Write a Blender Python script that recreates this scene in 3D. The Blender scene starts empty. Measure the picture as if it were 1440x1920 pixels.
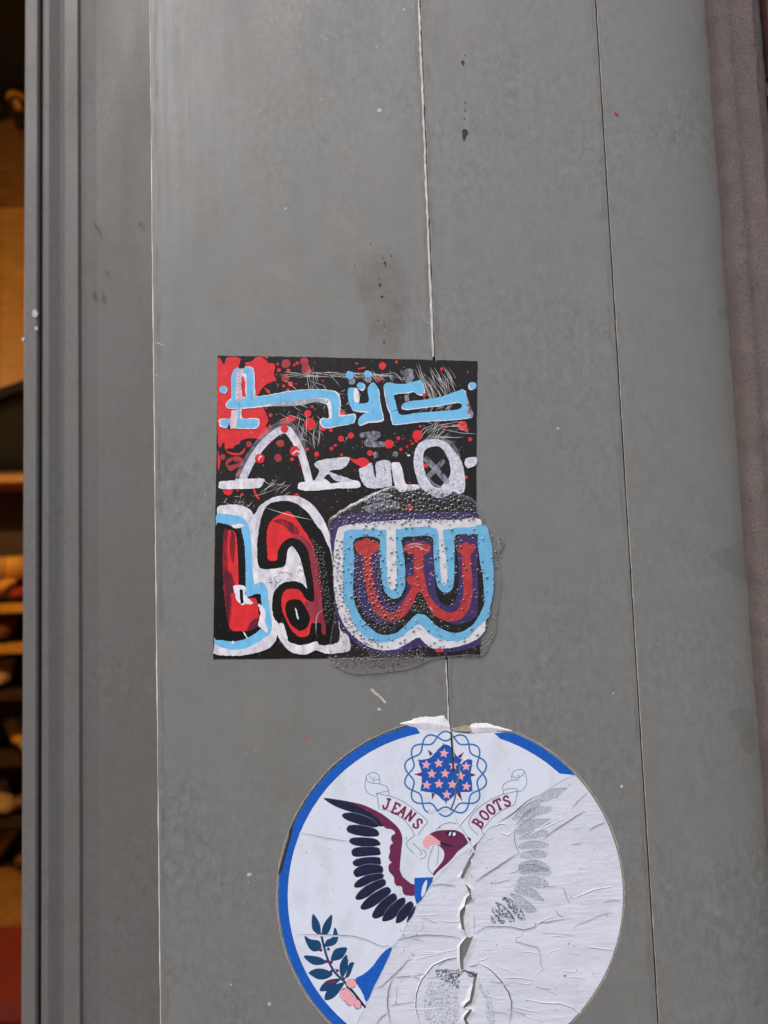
import bpy, math, random
from mathutils import Vector, Matrix

rnd = random.Random(7)
SC = bpy.context.scene
COL = SC.collection

# ------------------------------------------------------------------ camera
F = 1387.0                    # focal length in photo pixels (1440 x 1920 photo)
CAM = Vector((0.0, -0.40, 1.45))
Zc = Vector((-612.0, 17460.0, -1387.0)).normalized()      # world up seen in camera axes
Yc = (Vector((0, 0, -1)) - Zc * Zc.dot(Vector((0, 0, -1)))).normalized()
Xc = Yc.cross(Zc)
M3 = Matrix((Xc, Yc, Zc))     # camera axes -> world axes
cd = bpy.data.cameras.new("camera")
cam = bpy.data.objects.new("camera", cd)
COL.objects.link(cam)
cam.matrix_world = Matrix.Translation(CAM) @ M3.to_4x4()
cd.sensor_fit = 'VERTICAL'
cd.sensor_height = 36.0
cd.lens = F / 1920.0 * 36.0
cd.clip_start = 0.01
cd.clip_end = 500
cd.dof.use_dof = True
cd.dof.focus_distance = 0.402
cd.dof.aperture_fstop = 7.0
SC.camera = cam

# ------------------------------------------------------------------ light
SUN_EL, SUN_AZ = math.radians(54), math.radians(-32)      # azimuth from the wall normal, negative = left
world = bpy.data.worlds.new("World")
SC.world = world
world.use_nodes = True
wn = world.node_tree
bg = wn.nodes["Background"]
sky = wn.nodes.new("ShaderNodeTexSky")
sky.sky_type = 'NISHITA'
sky.sun_disc = False
sky.sun_elevation = SUN_EL
sky.air_density = 1.0
sky.dust_density = 4.0
sky.ozone_density = 1.4
wn.links.new(sky.outputs[0], bg.inputs[0])
bg.inputs[1].default_value = 0.10
sd = Vector((math.sin(SUN_AZ) * math.cos(SUN_EL), -math.cos(SUN_AZ) * math.cos(SUN_EL), math.sin(SUN_EL)))
sky.sun_rotation = math.atan2(sd.x, sd.y)
sl = bpy.data.lights.new("sun", 'SUN')
sl.energy = 1.2
sl.angle = math.radians(35)
sl.color = (1.0, 0.95, 0.9)
sun = bpy.data.objects.new("sun", sl)
COL.objects.link(sun)
sun.rotation_euler = sd.to_track_quat('Z', 'Y').to_euler()
vs = SC.view_settings
vs.view_transform = 'Standard'
vs.look = 'None'
vs.gamma = 1
vs.use_curve_mapping = False
vs.exposure = 0.56
SC.cycles.use_denoising = True
SC.cycles.max_bounces = 8
SC.cycles.transparent_max_bounces = 24
SC.cycles.caustics_reflective = False
SC.cycles.caustics_refractive = False

# ------------------------------------------------------------------ helpers
def P(px, py, y=0.0):
    """point of the vertical plane at depth y that the photo shows at (px, py)"""
    d = M3 @ Vector(((px - 720.0) / F, -(py - 960.0) / F, -1.0))
    return CAM + d * ((y - CAM.y) / d.y)

def lin(c):
    out = []
    for v in c[:3]:
        v = v / 255.0
        out.append(v / 12.92 if v <= 0.04045 else ((v + 0.055) / 1.055) ** 2.4)
    return out

LOC = {}
def mesh_obj(name, verts, faces, mat, parent=None, smooth=False, kind=None):
    me = bpy.data.meshes.new(name)
    o = bpy.data.objects.new(name, me)
    base = LOC.get(parent.name, Vector((0, 0, 0))) if parent else Vector((0, 0, 0))
    me.from_pydata([tuple(Vector(v) - base) for v in verts], [], faces)
    if mat:
        me.materials.append(mat)
    if smooth:
        me.polygons.foreach_set("use_smooth", [True] * len(me.polygons))
    me.update()
    COL.objects.link(o)
    if parent:
        o.parent = parent
        LOC[o.name] = base
    if kind:
        o["kind"] = kind
    return o

def thing(name, label, cat, loc, group=None):
    o = bpy.data.objects.new(name, None)
    o.empty_display_size = 0.05
    COL.objects.link(o)
    o.location = loc
    o["label"] = label
    o["category"] = cat
    if group:
        o["group"] = group
    LOC[o.name] = Vector(loc)
    return o

class MB:
    def __init__(s):
        s.v, s.f = [], []
    def add(s, verts, faces):
        n = len(s.v)
        s.v += [tuple(v) for v in verts]
        s.f += [tuple(i + n for i in f) for f in faces]
        return s
    def box(s, x0, x1, y0, y1, z0, z1):
        return s.add([(x0, y0, z0), (x1, y0, z0), (x1, y1, z0), (x0, y1, z0),
                      (x0, y0, z1), (x1, y0, z1), (x1, y1, z1), (x0, y1, z1)],
                     [(0, 1, 5, 4), (1, 2, 6, 5), (2, 3, 7, 6), (3, 0, 4, 7), (4, 5, 6, 7), (3, 2, 1, 0)])
    def build(s, name, mat, parent=None, smooth=False, kind=None):
        return mesh_obj(name, s.v, s.f, mat, parent, smooth, kind)

# --- 2-D outline tools, all in photo pixels
def cr(p0, p1, p2, p3, t):
    return tuple(0.5 * ((2 * b) + (-a + c) * t + (2 * a - 5 * b + 4 * c - d) * t * t + (-a + 3 * b - 3 * c + d) * t ** 3)
                 for a, b, c, d in zip(p0, p1, p2, p3))

def smooth_closed(pts, n=4):
    m, out = len(pts), []
    for i in range(m):
        for k in range(n):
            out.append(cr(pts[i - 1], pts[i], pts[(i + 1) % m], pts[(i + 2) % m], k / n))
    return out

def smooth_open(pts, n=6):
    if len(pts) < 3:
        return list(pts)
    q = [pts[0]] + list(pts) + [pts[-1]]
    out = []
    for i in range(1, len(q) - 2):
        for k in range(n):
            out.append(cr(q[i - 1], q[i], q[i + 1], q[i + 2], k / n))
    out.append(pts[-1])
    return out

def resample(pts, step, closed=False):
    out = []
    m = len(pts)
    for i in range(m if closed else m - 1):
        a, b = pts[i], pts[(i + 1) % m]
        d = math.hypot(b[0] - a[0], b[1] - a[1])
        k = max(1, int(d / step))
        for j in range(k):
            out.append((a[0] + (b[0] - a[0]) * j / k, a[1] + (b[1] - a[1]) * j / k))
    if not closed:
        out.append(pts[-1])
    return out

def jit(pts, a):
    return [(x + rnd.uniform(-a, a), y + rnd.uniform(-a, a)) for x, y in pts] if a else pts

def poly_geo(pts, h, thick=0.0):
    """flat piece h millimetres in front of the panel; thick > 0 gives it side walls"""
    n = len(pts)
    v = [P(x, y, -h / 1000.0) for x, y in pts]
    f = [tuple(range(n))]
    if thick > 0:
        v += [P(x, y, -(h - thick) / 1000.0) for x, y in pts]
        f += [(i, (i + 1) % n, n + (i + 1) % n, n + i) for i in range(n)]
    return v, f

def area2(p):
    return sum(p[i - 1][0] * p[i][1] - p[i][0] * p[i - 1][1] for i in range(len(p)))

def shape(name, pts, h, mat, parent, sm=True, j=0.35, thick=0.0, step=3.0):
    p = smooth_closed(pts) if sm else list(pts)
    p = resample(p, step, True)
    p = jit(p, j)
    if area2(p) > 0:
        p = p[::-1]
    v, f = poly_geo(p, h, thick)
    return mesh_obj(name, v, f, mat, parent)

def stroke_pts(mb, pts, w, h, taper=False, cap=True, wj=0.0):
    """ribbon of width w along pts, h mm proud"""
    n = len(pts)
    L, R = [], []
    for i in range(n):
        a, b = pts[max(0, i - 1)], pts[min(n - 1, i + 1)]
        dx, dy = b[0] - a[0], b[1] - a[1]
        d = math.hypot(dx, dy) or 1.0
        ww = w / 2.0
        if taper:
            ww *= max(0.12, 1 - abs(2 * i / (n - 1) - 1) ** 2)
        if wj:
            ww *= 1 + rnd.uniform(-wj, wj)
        L.append((pts[i][0] - dy / d * ww, pts[i][1] + dx / d * ww))
        R.append((pts[i][0] + dy / d * ww, pts[i][1] - dx / d * ww))
    v = [P(x, y, -h / 1000.0) for x, y in L + R]
    f = [(i, i + 1, n + i + 1, n + i) for i in range(n - 1)]
    if cap and w > 2.5 and not taper:
        for end in (0, n - 1):
            c = pts[end]
            o = pts[1] if end == 0 else pts[n - 2]
            a0 = math.atan2(c[1] - o[1], c[0] - o[0])
            k0 = len(v)
            arc = [a0 + math.pi / 2 - math.pi * t / 6 for t in range(7)]
            v += [P(c[0] + math.cos(a) * w / 2, c[1] + math.sin(a) * w / 2, -h / 1000.0) for a in arc]
            f.append(tuple(range(k0, k0 + 7)))
    mb.add(v, f)

def stroke(name, pts, w, h, mat, parent, sm=True, **k):
    mb = MB()
    p = smooth_open(pts) if sm else list(pts)
    p = resample(p, max(2.0, w * 0.2))
    stroke_pts(mb, p, w, h, **k)
    return mb.build(name, mat, parent)

def circ(x, y, rx, ry=None, n=18, wob=0.06, a=0.0):
    ry = ry or rx
    out = []
    for i in range(n):
        t = 2 * math.pi * i / n
        s = 1 + rnd.uniform(-wob, wob)
        u, w = rx * s * math.cos(t), ry * s * math.sin(t)
        out.append((x + u * math.cos(a) - w * math.sin(a), y + u * math.sin(a) + w * math.cos(a)))
    return out

def inside(p, poly):
    x, y = p
    c = False
    for i in range(len(poly)):
        (x1, y1), (x2, y2) = poly[i - 1], poly[i]
        if (y1 > y) != (y2 > y) and x < (x2 - x1) * (y - y1) / (y2 - y1) + x1:
            c = not c
    return c

def region(ox, oy, s):
    def conv(*pts):
        return [(ox + x / s, oy + y / s) for x, y in pts]
    return conv
R1 = region(380, 640, 4.8)
R2 = region(640, 640, 4.8)
R3 = region(380, 900, 4.8)
R4 = region(600, 900, 4.0)
R5 = region(500, 1320, 4.0)
R6 = region(820, 1320, 3.789)
R7 = region(500, 1600, 4.0)
R8 = region(820, 1600, 3.789)

# ------------------------------------------------------------------ materials
def new_mat(name):
    m = bpy.data.materials.new(name)
    m.use_nodes = True
    t = m.node_tree
    return m, t, t.nodes, t.links, t.nodes["Principled BSDF"]

def noise(N, Lk, co, scale, detail=4, rough=0.55, stretch=None, dist=0.0):
    if stretch:
        mp = N.new("ShaderNodeMapping")
        mp.inputs["Scale"].default_value = stretch
        Lk.new(co, mp.inputs[0])
        co = mp.outputs[0]
    n = N.new("ShaderNodeTexNoise")
    n.inputs["Scale"].default_value = scale
    n.inputs["Detail"].default_value = detail
    n.inputs["Roughness"].default_value = rough
    n.inputs["Distortion"].default_value = dist
    Lk.new(co, n.inputs[0])
    return n.outputs[0]

def ramp(N, Lk, src, lo, hi, a=0.0, b=1.0):
    r = N.new("ShaderNodeMapRange")
    r.inputs[1].default_value = lo
    r.inputs[2].default_value = hi
    r.inputs[3].default_value = a
    r.inputs[4].default_value = b
    Lk.new(src, r.inputs[0])
    return r.outputs[0]

def mixc(N, Lk, fac, a, b, mode='MIX'):
    m = N.new("ShaderNodeMix")
    m.data_type = 'RGBA'
    m.blend_type = mode
    for sock, val in ((m.inputs[0], fac), (m.inputs[6], a), (m.inputs[7], b)):
        if hasattr(val, "is_output"):
            Lk.new(val, sock)
        elif isinstance(val, (int, float)):
            sock.default_value = val
        else:
            sock.default_value = (*val[:3], 1)
    return m.outputs[2]

def add_bump(N, Lk, B, src, strength, dist):
    b = N.new("ShaderNodeBump")
    b.inputs["Strength"].default_value = strength
    b.inputs["Distance"].default_value = dist
    Lk.new(src, b.inputs["Height"])
    Lk.new(b.outputs[0], B.inputs["Normal"])
    return b

def paint(name, c, rough=0.38, var=0.12, scale=250, bump=0.25, bscale=700, spec=0.4, second=None, stretch=None, bdist=0.0004):
    m, t, N, Lk, B = new_mat(name)
    co = N.new("ShaderNodeTexCoord").outputs["Object"]
    col = lin(c)
    k = ramp(N, Lk, noise(N, Lk, co, scale, stretch=stretch), 0.3, 0.7)
    lo = [v * (1 - var) for v in col]
    hi = lin(second) if second else [min(1, v * (1 + var)) for v in col]
    Lk.new(mixc(N, Lk, k, lo, hi), B.inputs["Base Color"])
    B.inputs["Roughness"].default_value = rough
    B.inputs["Specular IOR Level"].default_value = spec
    if bump:
        add_bump(N, Lk, B, noise(N, Lk, co, bscale, 3, stretch=stretch), bump, bdist)
    return m

def veil(name, c, lo, hi, scale, rough=0.45, stretch=None, most=1.0, c2=None):
    """paint or dirt that only partly covers: opaque where the noise is high"""
    m, t, N, Lk, B = new_mat(name)
    co = N.new("ShaderNodeTexCoord").outputs["Object"]
    B.inputs["Base Color"].default_value = (*lin(c), 1)
    if c2:
        k2 = ramp(N, Lk, noise(N, Lk, co, scale * 1.7), 0.35, 0.65)
        Lk.new(mixc(N, Lk, k2, lin(c), lin(c2)), B.inputs["Base Color"])
    B.inputs["Roughness"].default_value = rough
    B.inputs["Specular IOR Level"].default_value = 0.25
    k = ramp(N, Lk, noise(N, Lk, co, scale, 5, 0.65, stretch), lo, hi, 0, most)
    Lk.new(k, B.inputs["Alpha"])
    return m

def metal_paint(name, base, warm, cool, rough=0.52, streak=1.0, sc=1.0, rub=None):
    """satin grey coating: cloudy wear, vertical rub streaks, fine grit"""
    m, t, N, Lk, B = new_mat(name)
    co = N.new("ShaderNodeTexCoord").outputs["Object"]
    cloud = ramp(N, Lk, noise(N, Lk, co, 11 * sc, 6, 0.62, dist=0.6), 0.32, 0.68)
    c = mixc(N, Lk, cloud, lin(warm), lin(cool))
    st = ramp(N, Lk, noise(N, Lk, co, 16 * sc, 5, 0.6, (14, 14, 0.55)), 0.35, 0.75)
    c = mixc(N, Lk, 0.26 * streak, c, mixc(N, Lk, st, [v * 0.80 for v in lin(base)], [v * 1.22 for v in lin(base)]))
    blot = ramp(N, Lk, noise(N, Lk, co, 75 * sc, 7, 0.7, dist=0.4), 0.35, 0.7)
    c = mixc(N, Lk, 0.42, c, mixc(N, Lk, blot, [v * 0.82 for v in lin(base)], [v * 1.16 for v in lin(base)]))
    mot = ramp(N, Lk, noise(N, Lk, co, 250 * sc, 8, 0.75, (1, 1, 0.7), 0.5), 0.38, 0.66)
    reg = ramp(N, Lk, noise(N, Lk, co, 9 * sc, 3, 0.5), 0.36, 0.64, 0.02, 0.75)
    c = mixc(N, Lk, reg, c, mixc(N, Lk, mot, [v * 0.72 for v in lin(base)], [v * 1.24 for v in lin(cool)]))
    fine = ramp(N, Lk, noise(N, Lk, co, 130 * sc, 6, 0.7, (6, 6, 0.25)), 0.56, 0.76, 0, 0.34)
    c = mixc(N, Lk, fine, c, [v * 1.3 for v in lin(cool)])
    grit = ramp(N, Lk, noise(N, Lk, co, 900 * sc, 2, 0.5), 0.68, 0.74)
    gf = N.new("ShaderNodeMath"); gf.operation = 'MULTIPLY'; gf.inputs[1].default_value = 0.22
    Lk.new(grit, gf.inputs[0])
    c = mixc(N, Lk, gf.outputs[0], c, [v * 0.55 for v in lin(base)])
    haze_ = ramp(N, Lk, noise(N, Lk, co, 34 * sc, 5, 0.6, (1, 1, 0.6), 0.8), 0.40, 0.62)
    hm = N.new("ShaderNodeMath"); hm.operation = 'MULTIPLY'; hm.inputs[1].default_value = 0.5
    Lk.new(haze_, hm.inputs[0])
    c = mixc(N, Lk, hm.outputs[0], c, lin(cool))
    if rub:                                   # chalky rubbing along the left edge, strongest high up
        sp = N.new("ShaderNodeSeparateXYZ"); Lk.new(co, sp.inputs[0])
        mx_ = ramp(N, Lk, sp.outputs[0], rub[0], rub[1], 1, 0)
        mz_ = ramp(N, Lk, sp.outputs[2], rub[2], rub[3], 0.0, 1)
        stv = ramp(N, Lk, noise(N, Lk, co, 22, 6, 0.7, (16, 16, 0.8)), 0.42, 0.75)
        a_ = N.new("ShaderNodeMath"); a_.operation = 'MULTIPLY'; Lk.new(mx_, a_.inputs[0]); Lk.new(mz_, a_.inputs[1])
        b_ = N.new("ShaderNodeMath"); b_.operation = 'MULTIPLY'; Lk.new(a_.outputs[0], b_.inputs[0]); Lk.new(stv, b_.inputs[1])
        c = mixc(N, Lk, b_.outputs[0], c, lin((146, 148, 151)))
    Lk.new(c, B.inputs["Base Color"])
    Lk.new(ramp(N, Lk, noise(N, Lk, co, 30 * sc, 5, 0.6, (1, 1, 0.3)), 0.3, 0.7, rough - 0.07, rough + 0.12), B.inputs["Roughness"])
    B.inputs["Specular IOR Level"].default_value = 0.5
    B.inputs["Metallic"].default_value = 0.15
    add_bump(N, Lk, B, noise(N, Lk, co, 260 * sc, 5, 0.6), 0.10, 0.0006)
    return m

MT = {}
MT['panel'] = metal_paint("grey_panel_paint", (127, 127, 123), (129, 125, 118), (126, 128, 128))
MT['frame'] = metal_paint("grey_frame_paint", (112, 108, 105), (113, 107, 102), (110, 110, 111), 0.55, 0.4)
MT['edge'] = paint("worn_edge", (215, 205, 195), 0.35, 0.5, 120, 0.4, 500, stretch=(1, 1, 0.3))
MT['bead'] = paint("pale_joint_sealant", (205, 198, 192), 0.5, 0.3, 160, 0.5, 420)
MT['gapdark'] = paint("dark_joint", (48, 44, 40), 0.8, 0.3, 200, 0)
MT['black'] = paint("black_vinyl", (27, 21, 21), 0.30, 0.35, 220, 0.22, 500, 0.35, stretch=(3, 3, 0.4))
MT['ink'] = paint("black_paint", (15, 14, 14), 0.26, 0.3, 250, 0.35, 600, 0.35)
MT['red'] = paint("red_paint", (226, 44, 50), 0.36, 0.16, 180, 0.4, 420)
MT['dred'] = paint("thin_red_paint", (172, 52, 62), 0.36, 0.25, 260, 0.35, 420)
MT['mred'] = paint("purple_red_paint", (150, 48, 66), 0.36, 0.3, 160, 0.35, 420, stretch=(2, 2, 0.4))
MT['wred'] = paint("worn_red_paint", (196, 54, 56), 0.36, 0.28, 420, 0.7, 420)
MT['blue'] = paint("sky_blue_paint", (118, 194, 238), 0.36, 0.10, 260, 0.35, 380)
MT['white'] = paint("white_paint", (234, 234, 241), 0.40, 0.12, 300, 0.5, 380)
MT['lav'] = paint("thin_white_paint", (224, 222, 233), 0.42, 0.28, 190, 0.5, 380, stretch=(1.5, 1.5, 0.8))
MT['purple'] = paint("purple_paint", (62, 42, 108), 0.34, 0.3, 300, 0.4, 500)
MT['pinkw'] = paint("pinkish_white_paint", (226, 200, 210), 0.42, 0.15, 400, 0.4, 500)
MT['veilw'] = veil("patchy_white_paint", (226, 227, 237), 0.27, 0.40, 380, c2=(188, 192, 208), stretch=(1, 1, 1.6))
MT['veilg'] = veil("dry_brush_grey_white", (168, 172, 188), 0.30, 0.62, 300, most=0.85, stretch=(2.0, 2.0, 0.8))
MT['veilr'] = veil("dry_brush_dark_red", (104, 38, 58), 0.22, 0.62, 170, most=0.9, stretch=(2.0, 2.0, 0.5))
MT['halo'] = veil("thin_grey_wash", (170, 172, 190), 0.25, 0.75, 200, most=0.6)
MT['scratch'] = paint("scratch_white", (205, 200, 200), 0.5, 0.3, 500, 0)
MT['sheet'] = paint("printed_white_film", (222, 229, 243), 0.42, 0.02, 60, 0.05, 300, 0.4)
MT['dirt'] = veil('grey_handling_dirt', (150, 148, 146), 0.50, 0.80, 70, most=0.15, stretch=(1, 1, 0.6))
MT['speck'] = paint('dark_speck', (96, 92, 90), 0.7, 0.2, 200, 0)
MT['navyblue'] = paint("printed_blue", (22, 92, 190), 0.38, 0.14, 420, 0.05, 500, 0.45)
MT['starblue'] = paint("printed_star_blue", (30, 88, 176), 0.4, 0.08, 400, 0, spec=0.35)
MT['chain'] = paint("printed_chain_blue", (44, 116, 184), 0.4, 0.08, 300, 0, spec=0.35)
MT['feather'] = paint("printed_navy", (36, 36, 66), 0.42, 0.3, 500, 0, spec=0.3)
MT['maroon'] = paint("printed_maroon", (112, 44, 80), 0.42, 0.10, 500, 0, spec=0.3)
MT['letter'] = paint("printed_plum", (134, 42, 88), 0.42, 0.08, 500, 0, spec=0.3)
MT['pink'] = paint("printed_pink", (238, 172, 182), 0.42, 0.05, 500, 0, spec=0.3)
MT['leaf'] = paint("printed_teal", (26, 72, 112), 0.42, 0.14, 400, 0, spec=0.3)
MT['line'] = paint("printed_grey_line", (122, 142, 162), 0.5, 0.10, 300, 0, spec=0.3)
MT['crackd'] = paint("crack_shadow_grey", (104, 100, 98), 0.8, 0.25, 300, 0, spec=0.1)
MT['tan'] = paint("old_adhesive", (176, 164, 150), 0.6, 0.25, 300, 0.5, 600)
MT['ghost'] = veil("rubbed_grey_print", (142, 150, 163), 0.34, 0.66, 1300, most=0.5, stretch=(1.6, 1, 0.9))
MT['ghostd'] = veil("rubbed_dark_print", (70, 78, 94), 0.44, 0.62, 900, most=0.85)
MT['ghostl'] = veil('faint_rubbed_print', (150, 156, 168), 0.46, 0.66, 800, most=0.5)
MT['stain'] = veil("brown_stain", (132, 118, 106), 0.2, 0.8, 90, rough=0.6, most=0.10)
MT['stain2'] = veil("dull_stain", (104, 101, 94), 0.10, 0.9, 60, rough=0.7, most=0.2)
MT['fscuff'] = veil('grey_scuff', (70, 67, 68), 0.2, 0.7, 200, most=0.6)
MT['hair'] = veil('hairline_scratch', (164, 164, 162), 0.3, 0.7, 300, most=0.55)
MT['pool'] = veil('milky_glue', (150, 146, 143), 0.2, 0.9, 150, rough=0.2, most=0.35)
MT['grime'] = veil('joint_grime', (82, 76, 68), 0.42, 0.78, 150, rough=0.8, most=0.24, stretch=(2, 2, 0.25))
MT['rust'] = paint("rust_spot", (66, 56, 46), 0.8, 0.5, 600, 0.6, 900)
MT['scuff'] = veil("chalky_rub_marks", (176, 178, 182), 0.46, 0.68, 150, rough=0.5, most=0.6, stretch=(7, 7, 0.35))
MT['fleck'] = paint("pale_fleck", (190, 188, 182), 0.5, 0.15, 300, 0)
MT['redfleck'] = paint("red_fleck", (214, 62, 66), 0.5, 0.15, 300, 0)

def paper_mat():
    m, t, N, Lk, B = new_mat("wrinkled_white_paper")
    co = N.new("ShaderNodeTexCoord").outputs["Object"]
    c = mixc(N, Lk, ramp(N, Lk, noise(N, Lk, co, 40, 5), 0.3, 0.7), lin((208, 211, 225)), lin((221, 224, 238)))
    Lk.new(c, B.inputs["Base Color"])
    B.inputs["Roughness"].default_value = 0.55
    B.inputs["Specular IOR Level"].default_value = 0.3
    rip = noise(N, Lk, co, 300, 4, 0.6, (0.16, 0.5, 1.25), 0.9)
    amp = ramp(N, Lk, noise(N, Lk, co, 30, 3), 0.36, 0.62, 0.15, 1.0)
    mul = N.new("ShaderNodeMath"); mul.operation = 'MULTIPLY'
    Lk.new(rip, mul.inputs[0]); Lk.new(amp, mul.inputs[1])
    b1 = add_bump(N, Lk, B, mul.outputs[0], 0.55, 0.0007)
    b2 = N.new("ShaderNodeBump")
    b2.inputs["Strength"].default_value = 0.35
    b2.inputs["Distance"].default_value = 0.002
    Lk.new(noise(N, Lk, co, 90, 4), b2.inputs["Height"])
    Lk.new(b2.outputs[0], b1.inputs["Normal"])
    return m
MT['paper'] = paper_mat()
MT['flap'] = paint("curled_white_film", (226, 225, 230), 0.5, 0.10, 260, 0.7, 420)

def resin_mat(name, tint, gloss_rough, cover, bump, gl_k=1.0):
    m, t, N, Lk, B = new_mat(name)
    N.remove(B)
    out = N["Material Output"]
    co = N.new("ShaderNodeTexCoord").outputs["Object"]
    tr = N.new("ShaderNodeBsdfTransparent")
    tr.inputs[0].default_value = (*tint, 1)
    gl = N.new("ShaderNodeBsdfGlossy")
    gl.inputs["Roughness"].default_value = gloss_rough
    fr = N.new("ShaderNodeFresnel")
    fr.inputs[0].default_value = 1.5
    bp = N.new("ShaderNodeBump")
    bp.inputs["Strength"].default_value = bump
    bp.inputs["Distance"].default_value = 0.0012
    Lk.new(noise(N, Lk, co, 190, 4, 0.6), bp.inputs["Height"])
    Lk.new(bp.outputs[0], gl.inputs["Normal"]); Lk.new(bp.outputs[0], fr.inputs["Normal"])
    mx = N.new("ShaderNodeMixShader")
    fk = N.new('ShaderNodeMath'); fk.operation = 'MULTIPLY'; fk.inputs[1].default_value = gl_k
    Lk.new(fr.outputs[0], fk.inputs[0])
    Lk.new(fk.outputs[0], mx.inputs[0]); Lk.new(tr.outputs[0], mx.inputs[1]); Lk.new(gl.outputs[0], mx.inputs[2])
    df = N.new("ShaderNodeBsdfDiffuse")
    df.inputs[0].default_value = (0.62, 0.59, 0.57, 1)
    mx2 = N.new("ShaderNodeMixShader")
    mx2.inputs[0].default_value = cover
    Lk.new(mx.outputs[0], mx2.inputs[1]); Lk.new(df.outputs[0], mx2.inputs[2])
    Lk.new(mx2.outputs[0], out.inputs[0])
    return m
MT['resin'] = resin_mat("clear_resin", (0.97, 0.965, 0.96), 0.2, 0.01, 0.18, 0.7)
MT['resinrim'] = resin_mat("milky_resin_rim", (0.86, 0.84, 0.82), 0.2, 0.16, 0.5)
MT['bubble'] = resin_mat("resin_bubble", (0.90, 0.90, 0.91), 0.28, 0.0, 0.0, 0.45)
MT['bubbleshade'] = resin_mat("bubble_floor", (0.56, 0.57, 0.59), 0.40, 0.0, 0.0, 0.3)  # dark tint standing in for the shade beneath each bubble

def stone_mat(name, a, b, c):
    m, t, N, Lk, B = new_mat(name)
    co = N.new("ShaderNodeTexCoord").outputs["Object"]
    k = mixc(N, Lk, ramp(N, Lk, noise(N, Lk, co, 14, 6, 0.65, (1, 1, 0.5)), 0.3, 0.7), lin(a), lin(b))
    k = mixc(N, Lk, ramp(N, Lk, noise(N, Lk, co, 950, 4, 0.7), 0.46, 0.66, 0, 0.75), k, lin(c))
    k = mixc(N, Lk, ramp(N, Lk, noise(N, Lk, co, 60, 6, 0.7), 0.35, 0.75, 0, 0.5), k, lin(c))
    Lk.new(k, B.inputs["Base Color"])
    B.inputs["Roughness"].default_value = 0.9
    B.inputs["Specular IOR Level"].default_value = 0.2
    add_bump(N, Lk, B, noise(N, Lk, co, 700, 6, 0.75), 0.6, 0.0014)
    return m
MT['stone'] = stone_mat("brownstone", (114, 104, 101), (123, 113, 109), (84, 75, 72))
MT['brick'] = stone_mat("red_brick", (92, 62, 54), (104, 70, 60), (70, 50, 46))
MT['mortar'] = stone_mat("mortar", (120, 114, 106), (136, 130, 120), (96, 90, 84))
MT['pave'] = stone_mat("pavement_concrete", (118, 116, 112), (132, 130, 126), (92, 90, 88))

def flat(name, c, rough=0.6, var=0.15, scale=30, bump=0.2, bscale=60, **k):
    return paint(name, c, rough, var, scale, bump, bscale, **k)
MT['wall'] = flat("facade_grey", (120, 118, 116))
MT['room'] = flat("interior_plaster", (120, 92, 60))
MT['ceil'] = flat("black_ceiling", (14, 12, 10), 0.8)
MT['wood'] = flat("amber_wood", (172, 124, 66), 0.5, 0.25, 8, 0.2, 60, stretch=(1, 1, 8))
MT['woodmid'] = flat('brown_wood', (128, 88, 46), 0.5, 0.3, 8, 0.2, 60, stretch=(1, 1, 8))
MT['wooddark'] = flat("dark_wood", (70, 48, 26), 0.5, 0.3, 8, 0.2, 60, stretch=(1, 1, 8))
MT['leather_tan'] = flat("tan_leather", (190, 150, 104), 0.45)
MT['leather_brown'] = flat("brown_leather", (120, 76, 36), 0.4)
MT['leather_black'] = flat("black_leather", (22, 18, 16), 0.35)
MT['leather_gold'] = flat("honey_leather", (214, 150, 60), 0.4)
MT['leather_red'] = flat("red_leather", (150, 30, 22), 0.45)
MT['sole'] = flat("dark_sole", (40, 28, 20), 0.6)
MT['cloth'] = flat("black_cloth", (16, 14, 13), 0.9)
MT['redbox'] = flat("red_upholstery", (120, 26, 10), 0.7)
MT['brass'] = flat("brass", (190, 150, 80), 0.3)

# ------------------------------------------------------------------ setting: ground and room
o = mesh_obj("pavement", [(-60, -60, 0), (60, -60, 0), (60, 60, 0), (-60, 60, 0)], [(0, 1, 2, 3)], MT['pave']); o["kind"] = "structure"
RX0, RX1, RY0, RY1, RZ = -3.3, 0.9, 0.42, 4.05, 4.15
fl = thing("shop_floor", "warm plank floor of the shop interior", "floor", (0, 0, 0)); fl["kind"] = "structure"; del fl["category"]
px = RX0
while px < RX1 - 0.01:
    MB().box(px + 0.002, min(px + 0.16, RX1) - 0.002, 0.2, RY1, 0.004, 0.02 + rnd.uniform(0, 0.001)).build("plank", MT['wood'], fl)
    px += 0.16
def struct(name, mb, m):
    o = mb.build(name, m); o["kind"] = "structure"; return o
struct("wall_back", MB().box(RX0, RX1, RY1, RY1 + 0.1, 0, RZ), MT['room'])
struct("wall_left", MB().box(RX0 - 0.1, RX0, 0.2, RY1 + 0.1, 0, RZ), MT['room'])
struct("wall_right", MB().box(RX1, RX1 + 0.1, 0.35, RY1 + 0.1, 0, RZ), MT['room'])
struct("ceiling", MB().box(RX0 - 0.1, RX1 + 0.1, 0.2, RY1 + 0.1, RZ, RZ + 0.1), MT['ceil'])

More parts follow.
